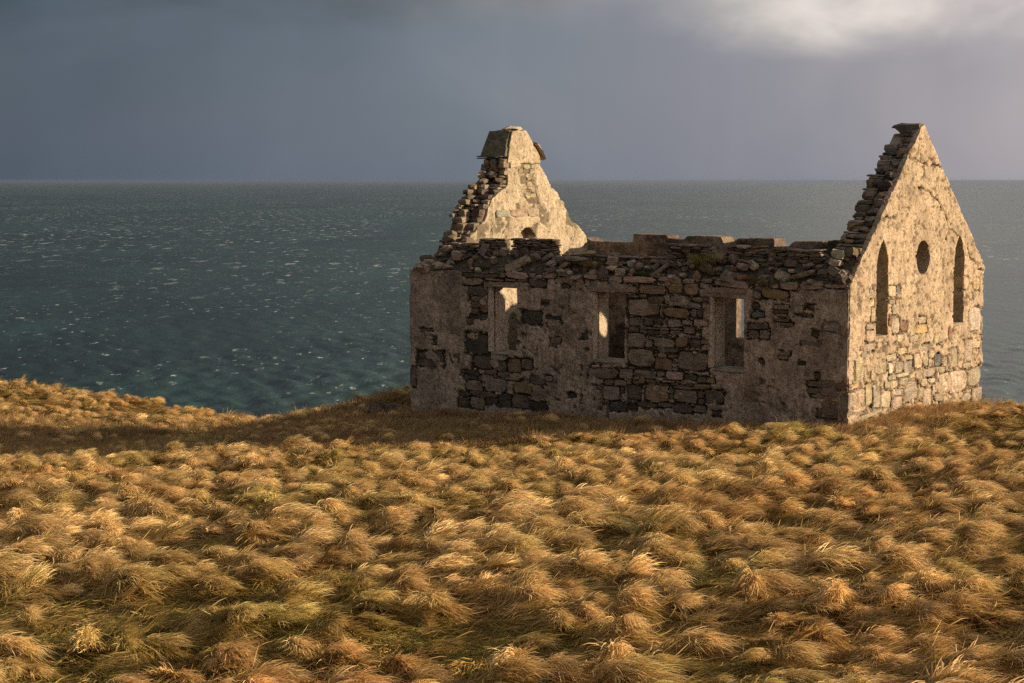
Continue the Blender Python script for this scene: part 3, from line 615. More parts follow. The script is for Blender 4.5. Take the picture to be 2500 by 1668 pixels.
for k_, (du, P_) in enumerate(((.20, [(.9, -.9), (.9, 3.0), (1.45, 3.3), (1.95, 3.8), (2.30, 4.35), (2.95, 4.72), (2.98, 5.24), (4.1, 5.24), (4.75, 4.40), (6.2, 3.2), (6.9, 2.8), (6.9, -.9)]),
                                (.40, [(.9, -.9), (.9, 3.0), (1.36, 3.3), (1.72, 3.85), (2.25, 4.5), (2.92, 4.85), (2.95, 5.24), (4.1, 5.24), (4.75, 4.40), (6.2, 3.2), (6.9, 2.8), (6.9, -.9)]))):
    slab('wall_core', w_chim, .8, 7.0, -.9, 5.3, .06, lambda S, Z, P_=P_: sd_poly(P_, S, Z)+.03*fbm(S*4, Z*4, 112+k_, 3), lambda S, Z: (.02*fbm(S*5, Z*5, 116, 3), np.zeros_like(S)), .20, lambda s, d, z, du=du: np.stack([-UI-du-.06+d, s, z], -1), M_FRONT)
_zi = [3.1, 3.296, 3.751, 4.27, 4.56, 4.75, 5.3]; _vi = [1.05, 1.28, 1.97, 2.28, 2.80, 2.88, 2.88]
_zo = [3.1, 3.24, 3.82, 4.04, 4.7, 4.92, 5.2]; _vo = [.95, 1.12, 1.42, 1.64, 2.2, 2.70, 2.74]
def chg_v(u, z):
    k = (u-UI)/(UO-UI); return float((1-k)*np.interp(z, _zi, _vi)+k*np.interp(z, _zo, _vo))
c2 = rake(w_chim, UI+.03, UO+.02, 2.95, 4.72, chg_v, 7, 1.05, .22, pal='ggdodk')
rake(w_chim, UI+.02, UO, 4.74, 4.98, lambda u, z: chg_v(u, z), 8, 1.1, 0.1, pal='ggdo')
for i, (a, b) in enumerate(((10.20, 10.41), (10.43, 10.63), (10.65, 10.87))):
    put('stone', BLOCKS[i], w_chim, (-(a+b)/2, 2.88, 5.10), (b-a, .34, .24), (0, 0, 0), ('g', 'g', 'o')[i], .1, 1.05)
put('stone', BLOCKS[5], w_chim, (-UI-.05, 3.17, 5.085), (.24, .50, .22), (0, 0, 0), (.52, .42, .30), .05)
for (a, b, c0, d0, cc) in ((2.38, 2.90, 3.835, 4.01, (.36, .33, .27)), (2.92, 3.62, 3.835, 4.01, (.36, .27, .21)), (3.64, 4.15, 3.83, 4.0, (.38, .31, .23))):
    put('stone', FACES[7+int(a*10) % 9], w_chim, (-UI-.04+.055, (a+b)/2, (c0+d0)/2), ((b-a)*1.04, .12, (d0-c0)*1.08), (0, 0, radians(90)), cc, .06)
rb = random.Random(41)
for k in range(34):
    z_ = rb.uniform(3.85, 5.05); v_ = 3.9+.6*(4.5-z_)+rb.uniform(-.42, .42)
    w_ = rb.uniform(.14, .32)
    put('stone', rb.choice(FACES), w_chim, (-UI-.085+rb.uniform(-.012, .010), v_, z_), (w_, .15, rb.uniform(.06, .13)), (0, rb.uniform(-.1, .1), radians(90)), rb.choice([(.36, .29, .20), (.42, .34, .23), (.30, .25, .18), (.45, .36, .20)]), .12)
# chimney head: tapering rendered hood
n_ = 9; V, F = [], []
def hood(a, b, t_):       # a along u, b along v, t_ height 0..1
    v0, v1 = 2.80+(3.06-2.80)*t_, 4.25+(3.64-4.25)*t_
    u0_, u1_ = UI+.012+.02*t_, UO+.10-.08*t_
    return (-(u0_+(u1_-u0_)*a), v0+(v1-v0)*b, 5.285+.60*t_)
ring = [(i/n_, 0) for i in range(n_)]+[(1, i/n_) for i in range(n_)]+[(1-i/n_, 1) for i in range(n_)]+[(0, 1-i/n_) for i in range(n_)]
rl = 10
for t_ in range(rl+1):
    for a, b in ring:
        q = np.array(hood(a, b, t_/rl)); k = .035*float(fbm(np.array(q[0]*6+q[1]*5), np.array(q[2]*7), 131, 3)); q = q+np.array([(.5-a)*-k*2, (b-.5)*k*2, 0]); V.append(tuple(q))
nr = len(ring)
for t_ in range(rl):
    for i in range(nr): j = (i+1) % nr; F.append((t_*nr+i, t_*nr+j, (t_+1)*nr+j, (t_+1)*nr+i))
me = bpy.data.meshes.new('chimney_hood'); me.from_pydata(V, [], F+[tuple(range(nr))[::-1], tuple(range(rl*nr, rl*nr+nr))])
me.materials.append(M_STONE); ho = obj('chimney_hood', me, None, w_chim); ho.color = (.17, .15, .095, 1)
HD = [(2.87, 5.12), (2.90, 5.30), (3.08, 5.89), (3.64, 5.90), (4.15, 5.40), (4.22, 5.22), (4.22, 5.12)]
slab('hood_render', w_chim, 2.6, 4.4, 5.1, 5.95, .03, lambda S, Z: sd_poly(HD, S, Z)+.02*fbm(S*7, Z*7, 171, 3), lambda S, Z: (.014*fbm(S*6, Z*6, 172, 3)-.02*sstep(fbm(S*9, Z*9, 173, 3), .3, .5), np.ones_like(S)), .04, lambda s, d, z: np.stack([-UI+.030+d, s, z], -1), M_INNER)
put('capstone', RUBBLE[3], w_chim, (-UI-.17, 3.34, 5.925), (.42, .62, .17), (0, 0, 0), (.50, .41, .28), .03)
put('capstone', RUBBLE[6], w_chim, (-UO+.12, 3.30, 5.87), (.34, .44, .10), (0, .1, 0), 'd', .03)
for (u_, v_, z_, lu, lv) in ((10.60, 2.92, 5.275, .86, .50), (10.64, 2.94, 5.235, .80, .46), (10.34, 3.02, 5.262, .28, .5)):
    put('drip_slate', random.choice(SLATES), w_chim, (-u_, v_, z_), (lu, lv, .036), (0, 0, random.uniform(-.04, .04)), 'd', .1)
for k in range(2):
    put('leaning_slate', SLATES[k], w_chim, (-UI+.0-.26*k, 4.185, 5.415), (.30, .62, .045), (radians(-46), 0, 0), (.40, .33, .21) if k == 0 else 'g', .05)

# ---- the long wall on the sea side: its inner face and the rafter gaps along its head
BK = [(.55, -.9), (.55, 3.32), (3.53, 3.315), (3.56, 3.16), (3.68, 3.285), (4.39, 3.28), (4.55, 3.137), (4.91, 3.136), (4.92, 3.325), (5.87, 3.32), (6.0, 3.25), (6.12, 3.22), (6.21, 3.136),
      (6.27, 3.128), (6.35, 3.345), (7.30, 3.345), (7.42, 3.23), (7.86, 3.28), (7.90, 3.345), (8.84, 3.365), (8.88, 3.104), (9.16, 3.142), (10.1, 3.167), (10.3, 3.25), (10.3, -.9)]
WB = [(5.66, 6.09), (2.3, 2.75)]
def bk_in(S, Z):
    f = sd_poly(BK, S, Z)+.016*fbm(S*6, Z*6, 141, 4)
    for a, b in WB: f = np.minimum(f, -sd_poly(rect(a, b, .88, 2.38), S, Z))
    return f
def bk_disp(S, Z):
    pits = sstep(fbm(S*5, Z*6, 143, 4), .28, .5); bare = sstep(fbm(S*1.2, Z*1.5, 144, 4), .12, .25)
    return .012*fbm(S*3, Z*3, 145, 3)+.01*fbm(S*12, Z*12, 146, 3)-.025*pits-.03*bare, (1-.7*bare)*(1-.5*pits)
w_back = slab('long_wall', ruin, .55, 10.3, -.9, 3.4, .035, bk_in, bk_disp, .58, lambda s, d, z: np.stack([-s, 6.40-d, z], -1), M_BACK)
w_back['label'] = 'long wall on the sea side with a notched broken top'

# ---- broken head of the near long wall: earth and mortar core, slate courses between the lost rafters
STACKS = ((.70, 1.86, 3.35), (1.97, 2.87, 3.39), (3.22, 4.22, 3.395), (7.02, 8.20, 3.44), (8.38, 9.12, 3.44), (4.3, 6.9, 3.12), (9.15, 10.0, 3.28))
_k = sorted((q, w_) for a, b, zt in STACKS for q, w_ in ((a+.02, 2.6), (a+.05, zt-.03), (b-.05, zt-.03), (b-.02, 2.6)))
STK = ([q for q, _ in _k], [w_ for _, w_ in _k])
def head_z(u, v):
    env = np.interp(u, [0, .3, .6, 4.2, 4.6, 6.6, 7.0, 9.2, 10.0, 10.5, 10.87], [.66, .52, .38, .36, .30, .30, .40, .44, .40, .26, .06])
    st = np.interp(u, *STK)-.035
    return np.maximum(2.655 + env*sstep(v, .02, .34) + .05*fbm(u*3.1, v*4, 151, 3), np.where((v > .40) & (v < .56), st, 0))
hu = np.arange(.04, 10.86, .03); hv = np.concatenate([np.linspace(.03, .39, 7), [.42, .45, .52, .57, .585]])
HU, HV = np.meshgrid(hu, hv); HZ2 = head_z(HU, HV)+.02*fbm(HU*14, HV*14, 155, 2)
HZ2[0] = 2.6; HZ2[-1] = 2.6
idx = np.arange(HU.size).reshape(HU.shape)
fq = np.stack([idx[:-1, :-1], idx[:-1, 1:], idx[1:, 1:], idx[1:, :-1]], -1).reshape(-1, 4)
me = mesh_np('wall_core', np.stack([-HU, HV, HZ2], -1).reshape(-1, 3), fq, True)
m, T, p, o = material('earth_and_mortar')
c = T.add('ShaderNodeTexCoord').outputs['Object']; n2 = T.noise(c, 18, 5, .7); n1 = T.noise(c, 3, 4, .6)
col = T.mix(T.ramp(n2, [(.35, 0.), (.65, 1.)]), (.05, .04, .03), (.17, .135, .098)); col = T.mix(T.ramp(n1, [(.55, 0.), (.7, .8)]), col, (.06, .065, .02))
T.link(col, p.inputs['Base Color']); bump(T, p, n2, 1, .04)
obj('wall_core', me, m, w_front)
rs = random.Random(77); n_sl = 0
for a, b, zt in STACKS:
    z_ = 3.02 if zt > 3.3 else 2.95
    while z_ < zt-.02:
        h_ = rs.uniform(.038, .07); last = z_+h_ > zt-.04; x_ = a+rs.uniform(0, .06)
        while x_ < b-.05:
            l_ = min(rs.uniform(.14, .36)*(1.5 if last else 1), b-x_+.02)
            put('slate', rs.choice(SLATES), w_front, (-(x_+l_/2), .44-rs.uniform(-.02, .05), z_+h_/2), (l_*1.02, rs.uniform(.24, .36), h_*1.05), (rs.uniform(-.05, .05), rs.uniform(-.07, .07), rs.uniform(-.12, .12)),
                rs.choice('gdgddgo'), .25, .95); n_sl += 1
            x_ += l_
        z_ += h_
put('stone', BLOCKS[4], w_front, (-3.05, .38, 3.14), (.36, .34, .17), (0, 0, 0), 'o', .1)

# ------------------------------------------------------------------ loose stones lying on the wall head
def world(u, v, z): q = R0+EU*u+EV*v; return (q[0], q[1], z)
def loose(u, v, z, w_, d_, h_, rot, col, mesh, label, group=None, gain=1.):
    o = put('loose_stone', mesh, None, world(u, v, z), (w_, d_, h_), (rot[0], rot[1], rot[2]+radians(-36)), col, .1, gain)
    return tag(o, label, 'stone', group)
NOTED = [
 (7.89, .14, 2.89, .66, .24, .19, (0, -.42, .1), 'p', 'B', 'large tilted block with a yellow lichen edge lying on the wall head'),
 (9.60, .15, 3.02, .26, .22, .24, (.1, .12, .2), 'p', 'B', 'upright squarish pale block near the far left end of the wall head'),
 (8.90, .22, 3.17, .17, .10, .30, (-.2, .45, .1), 'g', 'B', 'diamond-shaped slab standing on its corner below the slate courses'),
 (9.95, .20, 3.17, .36, .24, .17, (0, -.3, .1), 'p', 'R', 'pale boulder at the far left shoulder of the wall head'),
 (6.38, .16, 3.04, .60, .26, .10, (0, .03, 0), 'g', 'S', 'long flat grey slab bridging the rubble left of the straw-coloured tuft'),
 (9.19, .08, 2.88, .12, .12, .22, (0, .05, 0), 'o', 'R', 'small pointed stone standing upright in the rubble'),
 (7.46, .20, 3.07, .28, .2, .16, (0, .3, 0), 'g', 'R', 'grey wedge lying just under the slate courses, right of the tilted block'),
 (7.17, .20, 3.04, .32, .2, .10, (0, -.5, 0), 'g', 'B', 'steeply tilted grey brick-like stone under the slate courses'),
 (6.71, .06, 2.765, .26, .18, .11, (0, .1, 0), 'w', 'R', 'whitish lump at the wall edge, the larger of two'),
 (6.47, .04, 2.74, .15, .14, .11, (0, 0, .3), 'w', 'R', 'small whitish cube at the wall edge beside a larger white lump'),
 (6.68, .14, 2.88, .36, .20, .09, (0, -.55, 0), 'O', 'S', 'slanting slab coated with orange lichen'),
 (10.0, .42, 3.42, .30, .30, .34, (0, .5, .2), 'd', 'R', 'dark boulder against the sea at the foot of the chimney gable'),
 (6.14, .28, 3.15, .36, .24, .13, (0, -.1, 0), 'p', 'R', 'humped pale stone directly above the straw-coloured tuft'),
 (5.50, .10, 2.87, .30, .22, .13, (0, 0, 0), 'w', 'R', 'smooth pale oval stone right of the straw-coloured tuft'),
 (5.49, .18, 3.02, .24, .2, .20, (.1, .2, .2), 'p', 'B', 'pale block balanced above the smooth oval stone'),
 (5.54, .26, 3.14, .24, .2, .10, (0, -.1, 0), 'g', 'B', 'flat grey cap on the pale block above the oval stone'),
 (5.22, .06, 2.79, .20, .12, .17, (0, .05, 0), 'p', 'B', 'pale wedge narrowing downwards at the wall edge'),
 (4.27, .10, 2.86, .56, .20, .09, (0, -.62, .1), 'g', 'S', 'long slab leaning up to the right between moss and the green tuft'),
 (4.37, .20, 2.97, .28, .18, .10, (0, -.75, .1), 'g', 'S', 'shorter slab leaning behind the long leaning slab'),
 (3.38, .06, 2.81, .13, .13, .17, (0, .05, .2), (.36, .25, .18), 'R', 'pinkish upright stone in front of the green tuft'),
 (3.71, .06, 2.78, .17, .14, .10, (0, .1, 0), 'p', 'R', 'round grey stone left of the pinkish upright stone'),
 (5.88, .05, 2.76, .17, .12, .15, (0, -.1, 0), 'p', 'B', 'small squared stone at the foot of the straw-coloured tuft'),
 (4.94, .08, 2.82, .12, .12, .16, (0, .1, 0), (.40, .28, .21), 'R', 'small pink stone at the left end of the moss cushion'),
 (.34, .20, 3.29, .26, .24, .18, (0, .15, .2), 'w', 'B', 'upper of two whitish blocks at the foot of the lit gable'),
 (.38, .15, 3.13, .26, .24, .13, (0, .18, .1), 'w', 'B', 'lower of two whitish blocks at the foot of the lit gable'),
 (.39, .12, 2.97, .24, .2, .19, (0, .5, .1), 'g', 'B', 'tilted grey block below the two whitish blocks'),
 (1.05, .10, 2.87, .52, .22, .11, (0, -.30, .1), 'g', 'S', 'long dark slab slanting above a patch of green moss'),
 (2.16, .18, 3.02, .25, .18, .17, (0, .5, 0), 'p', 'R', 'peaked pale stone in the middle of the rubble right of the green tuft'),
 (2.40, .20, 2.99, .34, .24, .13, (0, .2, 0), 'p', 'B', 'broad flat stone beside the peaked pale stone'),
 (.98, .22, 3.04, .24, .2, .11, (0, -.35, 0), 'g', 'R', 'angular grey stone wedged below the last slate course by the lit gable'),
]
for q in NOTED:
    pool = {'B': BLOCKS, 'R': RUBBLE, 'S': SLATES}[q[8]]
    loose(*q[:6], q[6], q[7], random.choice(pool), q[9], 'loose stones on the wall head')
rs = random.Random(5); taken = [(q[0], q[1]) for q in NOTED]
ZONES = [(1.6, 'beside the lit gable'), (2.2, 'right of the right window'), (3.15, 'over the right window'), (4.9, 'between middle and right windows'),
         (5.95, 'over the middle window'), (7.7, 'between left and middle windows'), (8.7, 'over the left window'), (9.8, 'left of the left window'), (11, 'at the far left end')]
CN = {'g': 'grey', 'p': 'pale', 'd': 'brown', 'o': 'ochre', 'r': 'reddish', 'w': 'whitish'}
k = 0
while k < 262:
    u_, v_ = rs.uniform(.12, 10.72), rs.betavariate(1.1, 1.3)*.36+.01
    big = rs.random() < .3
    w_ = rs.uniform(.18, .38) if big else rs.uniform(.09, .19)
    if any(abs(u_-a) < .12 and abs(v_-b) < .10 for a, b in taken) and big: continue
    h_ = w_*rs.uniform(.28, .8)
    z_ = float(head_z(np.array(u_), np.array(v_)))+h_*.30+rs.uniform(0, .035)
    flat = h_ < .45*w_
    cc = rs.choice('gggppdddorw' if rs.random() < .4 else 'gpddgd')
    SMALL = '%s %s %s stone on the wall top %s, %s' % ('large' if w_ > .24 else 'middling' if w_ > .14 else 'small', 'flat' if flat else 'chunky', CN[cc], [t_ for e_, t_ in ZONES if u_ < e_][0], 'outer edge' if v_ < .1 else 'inner side' if v_ > .24 else 'middle')
    loose(u_, v_, z_, w_, w_*rs.uniform(.6, 1.), h_, (rs.uniform(-.4, .4), rs.uniform(-.75, .75)*(1 if flat else .5), rs.uniform(0, 6.3)), cc,
          rs.choice(SLATES if flat and rs.random() < .5 else RUBBLE if rs.random() < .6 else BLOCKS), SMALL, 'loose stones on the wall head')
    k += 1
for k, (u_, v_, w_, h_, cc, lb) in enumerate((
        (5.25, -.55, .34, .10, 'p', 'flat pale fallen stone in the grass below the middle window'),)):
    q = world(u_, v_, 0); o = put('fallen_stone', RUBBLE[(k*3) % 18], None, (q[0], q[1], float(zgrd(np.array(q[0]), np.array(q[1])))+h_*.34), (w_, w_*.8, h_), (.1, .15*(-1)**k, k*1.3), cc, .1)
    tag(o, lb, 'stone')
bo = put('boulder', RUBBLE[8], None, (-3.0, 39.45, -.66), (1.05, .7, .46), (0, .12, .3), 'd', .05, .8)
tag(bo, 'low dark boulder half sunk in grass at the far left corner of the ruin', 'boulder')

# ------------------------------------------------------------------ grass
def blades(seed, n, R, L0, L1, th0, th1, wind, width, pal, curl=1.3, K=6, base=(.12, .13, .035), spread=.6, dome=0.0, lng=1.0):
    r = np.random.default_rng(seed)
    a = r.random(n)*2*pi; rr_ = R*np.sqrt(r.random(n)); px, py = rr_*np.cos(a), rr_*np.sin(a)
    hx = np.cos(a)*rr_/R*spread + wind*(.55+.6*r.random(n)) + r.normal(0, .2, n); hy = np.sin(a)*rr_/R*spread + r.normal(0, .2, n)
    hl = np.hypot(hx, hy)+1e-6; hx /= hl; hy /= hl
    L = L0+(L1-L0)*r.random(n)**.8; t0 = np.radians(th0[0]+(th0[1]-th0[0])*r.random(n)); t1 = np.radians(th1[0]+(th1[1]-th1[0])*r.random(n))
    sw = r.normal(0, .3, n)
    ts = np.linspace(0, 1, K); P = np.zeros((n, K, 3)); P[:, 0, 0] = px*lng; P[:, 0, 1] = py; P[:, 0, 2] = -.02+dome*np.maximum(1-(rr_/R)**2, 0)**.6
    for k in range(1, K):
        tm = (ts[k]+ts[k-1])/2; thk = t0+(t1-t0)*tm**curl; st = L*(ts[k]-ts[k-1])
        cw, sn_ = np.cos(sw*tm), np.sin(sw*tm); kx, ky = hx*cw-hy*sn_, hx*sn_+hy*cw
        P[:, k] = P[:, k-1]+np.stack([np.sin(thk)*kx, np.sin(thk)*ky, np.cos(thk)], -1)*st[:, None]
    P[:, 1:, 2] = np.maximum(P[:, 1:, 2], .012+.02*r.random((n, K-1)))
    wv = width*np.interp(ts, [0, .4, .75, 1], [1, .95, .65, .12])[None]*(.7+.6*r.random(n))[:, None]
    tw = r.uniform(-1.5, 1.5, n); sx, sy = -hy, hx
    side = np.stack([sx*np.cos(tw), sy*np.cos(tw), np.sin(tw)], -1)
    V = np.stack([P-side[:, None]*wv[..., None]*.5, P+side[:, None]*wv[..., None]*.5], 2).reshape(-1, 3)
    b = (np.arange(n)*K*2)[:, None]; k2 = np.arange(K-1)[None]*2
    F = np.stack([b+k2, b+k2+1, b+k2+3, b+k2+2], -1).reshape(-1, 4)
    pc = np.array([q[0] for q in pal]); pw = np.cumsum([q[1] for q in pal]); ci = np.searchsorted(pw/pw[-1], r.random(n))
    cb = pc[ci]*(.75+.5*r.random(n))[:, None]
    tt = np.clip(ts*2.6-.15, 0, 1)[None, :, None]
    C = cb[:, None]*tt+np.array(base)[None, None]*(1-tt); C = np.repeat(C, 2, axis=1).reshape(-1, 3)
    return V, F, np.concatenate([C, np.ones((len(C), 1))], 1)
def grass_mesh(name, parts):
    V, F, C = [], [], []; n = 0
    for v, f, c_ in parts: V.append(v); F.append(f+n); C.append(c_); n += len(v)
    me = mesh_np(name, np.concatenate(V), np.concatenate(F), True); attr_col(me, 'tint', np.concatenate(C)); me.materials.append(M_GRASS); return me
M_GRASS, T, p, o = material('dry_grass'); T.n.remove(p)
tint = T.add('ShaderNodeAttribute', attribute_name='tint').outputs['Color']; oi = T.add('ShaderNodeObjectInfo').outputs['Random']
gp = T.add('ShaderNodeNewGeometry').outputs['Position']
n1 = T.noise(gp, .45, 4, .55, .3); n2 = T.noise(T.mapv(gp, (1, 1, 1), (40, 3, 0)), .22, 3, .5, .2)
col = T.mix(1.0, tint, T.ramp(oi, [(0, (.78, .73, .66)), (.4, (1, .98, .95)), (1, (1.2, 1.17, 1.12))]), 'MULTIPLY')
col = T.mix(T.math('MULTIPLY', T.ramp(n1, [(.50, 0.), (.70, 1.)]), .50), col, T.mix(1.0, col, (.62, .82, .40), 'MULTIPLY'))
col = T.mix(T.math('MULTIPLY', T.ramp(n2, [(.52, 0.), (.68, 1.)]), .45), col, T.mix(1.0, col, (.90, .74, .62), 'MULTIPLY'))
df = T.add('ShaderNodeBsdfDiffuse'); tr = T.add('ShaderNodeBsdfTranslucent'); ms = T.add('ShaderNodeMixShader'); ms.inputs[0].default_value = .28
T.link(col, df.inputs[0]); T.link(col, tr.inputs[0]); T.link(df.outputs[0], ms.inputs[1]); T.link(tr.outputs[0], ms.inputs[2]); T.link(ms.outputs[0], o.inputs[0])
STRAW = [((.94, .71, .375), 9), ((.84, .60, .29), 3), ((.60, .39, .16), 1), ((.44, .36, .11), 1)]
DRY = [((.76, .53, .245), 4), ((.54, .36, .155), 4), ((.37, .23, .095), 3), ((.30, .26, .07), 2)]
MIXED = [((.52, .34, .14), 4), ((.38, .24, .095), 3), ((.29, .265, .06), 2), ((.62, .43, .19), 1)]
SHORT = [((.54, .34, .18), 3), ((.43, .26, .135), 3), ((.30, .24, .09), 2), ((.62, .43, .24), 1)]
src = bpy.data.collections.new('grass_source')
def source(name, me): o = bpy.data.objects.new(name, me); src.objects.link(o)
NT_, NS_, NH_ = 12, 6, 4
for i in range(NT_):
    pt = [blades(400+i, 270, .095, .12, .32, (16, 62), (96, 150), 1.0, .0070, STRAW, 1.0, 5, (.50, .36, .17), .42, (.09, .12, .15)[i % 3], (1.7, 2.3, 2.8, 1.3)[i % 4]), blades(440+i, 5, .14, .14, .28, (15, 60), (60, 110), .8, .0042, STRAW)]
    source('a_tussock_%02d' % i, grass_mesh('tussock', pt))
for i in range(NS_):
    dry = i < NS_//2
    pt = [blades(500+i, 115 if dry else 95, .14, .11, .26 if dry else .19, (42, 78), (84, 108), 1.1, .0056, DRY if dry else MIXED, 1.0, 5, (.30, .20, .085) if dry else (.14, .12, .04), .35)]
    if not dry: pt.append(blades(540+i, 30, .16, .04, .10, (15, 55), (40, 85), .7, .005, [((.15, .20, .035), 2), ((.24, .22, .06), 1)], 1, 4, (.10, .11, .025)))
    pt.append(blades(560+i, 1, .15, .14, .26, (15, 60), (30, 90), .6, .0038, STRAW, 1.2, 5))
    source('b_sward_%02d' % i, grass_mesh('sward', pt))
for i in range(NH_):
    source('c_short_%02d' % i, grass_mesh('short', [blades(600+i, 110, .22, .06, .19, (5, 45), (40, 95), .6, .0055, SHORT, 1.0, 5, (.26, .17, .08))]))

def jgrid(x0, x1, y0, y1, sp, rg):
    a, b = np.meshgrid(np.arange(x0, x1, sp), np.arange(y0, y1, sp)); n = a.size
    return a.ravel()+rg.uniform(-.48, .48, n)*sp, b.ravel()+rg.uniform(-.48, .48, n)*sp
def in_view(x, y): return (np.abs(x) < .335*y+2.2)
def off_house(x, y, pad):
    u, v = to_uv(x, y); return ~((u > -pad) & (u < LEN+pad) & (v > -pad) & (v < WID+pad))
def on_land(x, y): return y < np.interp(x, EDGE_X, EDGE_Y)+2.2
def calm(x, y):
    """1 where the turf is short and even: the strip by the walls and the hollow left of them"""
    u, v = to_uv(x, y)
    sh = np.clip(u, 0, 24)*.55
    near = 1-sstep(-v-sh, .2, 1.2+.8*fbm(x*.4, y*.4, 201, 2)); near = near*((u > -1.2) & (u < 30) & (v < 9+.0*u))*(y < 46.5-.15*x)
    holl = np.exp(-(((y-40.5+.12*(x+6))/3.2)**2))*(x < -1.5)*(x > -24)
    side = (u < 0)*(1-sstep(-u, .5, 1.6))*(v > -1)
    return np.clip(np.maximum(np.maximum(near, holl*1.15), side), 0, 1)
rg = np.random.default_rng(42)
PTS = []
# hummocks: every tussock lifts the turf around it
HS, HX0, HY0 = .38, -26.0, 8.0
hnx, hny = int(52/HS)+1, int(53/HS)+1
CX, CY = np.meshgrid(HX0+np.arange(hnx)*HS, HY0+np.arange(hny)*HS)
CX = CX+rg.uniform(-.46, .46, CX.shape)*HS; CY = CY+rg.uniform(-.46, .46, CX.shape)*HS
cden = fbm(CX*.6, CY*.6, 211, 3); ccl = calm(CX, CY)
CA = (.06+.16*rg.random(CX.shape)**1.6+.06*np.clip(cden, -.5, .8))*(1-.45*ccl)
CA = np.where((cden < -.28) & (rg.random(CX.shape) < .8), .0, CA)
CR = .085+.05*rg.random(CX.shape)+.40*CA
CH = radians(-30)+.9*fbm(CX*.25, CY*.25, 221, 2)+rg.normal(0, .45, CX.shape)
def hummock(x, y):
    z = np.zeros_like(x); i0 = np.clip(((x-HX0)/HS).round().astype(int), 1, hnx-2); j0 = np.clip(((y-HY0)/HS).round().astype(int), 1, hny-2)
    for di in (-1, 0, 1):
        for dj in (-1, 0, 1):
            jj, ii = j0+dj, i0+di; dx, dy = x-CX[jj, ii], y-CY[jj, ii]; ch, sh_ = np.cos(CH[jj, ii]), np.sin(CH[jj, ii])
            al, ac = dx*ch+dy*sh_, -dx*sh_+dy*ch
            al = np.where(al < 0, al*.55, al*1.15)            # long windward tail, short lee side
            z = np.maximum(z, CA[jj, ii]*np.exp(-(al*al+ac*ac*1.1)/CR[jj, ii]**2))
    return z
def slope(x, y, hd):
    e = .03; gx = (hummock(x+e, y)-hummock(x-e, y))/(2*e); gy = (hummock(x, y+e)-hummock(x, y-e))/(2*e)
    ga = gx*np.cos(hd)+gy*np.sin(hd); gc = -gx*np.sin(hd)+gy*np.cos(hd)
    return np.arctan(np.clip(gc, -1, 1)), -np.arctan(np.clip(ga, -1.1, 1.1))
def wind_at(x, y, n_): return radians(-30)+.9*fbm(x*.25, y*.25, 221, 2)+.55*fbm(x*1.6, y*1.6, 231, 2)+rg.normal(0, n_, len(x))
# crest tufts
x_, y_ = CX.ravel(), CY.ravel(); ca = CA.ravel()
kp = in_view(x_, y_) & off_house(x_, y_, .22) & on_land(x_, y_) & (ca > .060+.05*rg.random(len(ca))); x_, y_, ca = x_[kp], y_[kp], ca[kp]
hd = CH.ravel()[kp]+rg.normal(0, .25, len(x_))
PTS.append((x_, y_, .34+2.4*ca*rg.uniform(.7, 1.2, len(ca)), hd, rg.integers(0, NT_, len(x_)), rg.normal(0, .1, len(x_)), rg.normal(0, .1, len(x_)), -.02))
# combed turf over and between them
for ya, yb, sp in ((9, 16, .165), (16, 24, .18), (24, 34, .205), (34, 60, .26)):
    x_, y_ = jgrid(-26, 26, ya, yb, sp, rg); kp = in_view(x_, y_) & off_house(x_, y_, .10) & on_land(x_, y_); x_, y_ = x_[kp], y_[kp]
    cl = calm(x_, y_) > .25+.6*rg.random(len(x_)); hz = hummock(x_, y_)
    gr = (hz+.05*fbm(x_*.7, y_*.7, 241, 3) < .035+.02*rg.random(len(x_)))
    ii = np.where(cl, NT_+NS_+rg.integers(0, NH_, len(x_)), np.where(gr, NT_+NS_//2+rg.integers(0, NS_//2, len(x_)), NT_+rg.integers(0, NS_//2, len(x_))))
    hd = wind_at(x_, y_, .38); rx, ry = slope(x_, y_, hd)
    PTS.append((x_, y_, (.75+.55*rg.random(len(x_)))*(1+.004*(y_-9)), hd, ii, rx, ry, -.012))
ft = np.concatenate([np.stack([rg.uniform(-.1, LEN+.1, 210), -.10-.28*rg.random(210)**1.5], -1), np.stack([-.10-.25*rg.random(90)**1.5, rg.uniform(0, WID, 90)], -1)])
fx, fy = R0[0]+EU[0]*ft[:, 0]+EV[0]*ft[:, 1], R0[1]+EU[1]*ft[:, 0]+EV[1]*ft[:, 1]
PTS.append((fx, fy, .5+.7*rg.random(len(fx)), rg.uniform(0, 6.28, len(fx)), NT_+NS_+rg.integers(0, NH_, len(fx)), 0*fx, 0*fx, 0.))
X, Y, S_, H_, I_, RX, RY = [np.concatenate([q[k] for q in PTS]) for k in range(7)]
Zs = zgrd(X, Y)+hummock(X, Y)+np.concatenate([np.full(len(q[0]), q[7]) for q in PTS])
me = bpy.data.meshes.new('tussock_grass'); me.vertices.add(len(X)); me.vertices.foreach_set('co', np.stack([X, Y, Zs], -1).astype(np.float32).ravel())
a = me.attributes.new('idx', 'INT', 'POINT'); a.data.foreach_set('value', I_.astype(np.int32))
rot = np.stack([RX, RY, H_], -1)
a = me.attributes.new('rot', 'FLOAT_VECTOR', 'POINT'); a.data.foreach_set('vector', rot.astype(np.float32).ravel())
flatn = np.where(I_ < NT_, .95, 1.0)
scl = np.stack([S_*rg.uniform(.85, 1.35, len(X))*1.0, S_*rg.uniform(.8, 1.15, len(X)), S_*rg.uniform(.75, 1.3, len(X))*flatn], -1)
a = me.attributes.new('scl', 'FLOAT_VECTOR', 'POINT'); a.data.foreach_set('vector', scl.astype(np.float32).ravel())
me.materials.append(M_GRASS)
grass = tag(obj('tussock_grass', me), 'wind-combed straw-coloured tussock grass covering the whole cliff top', kind='stuff')
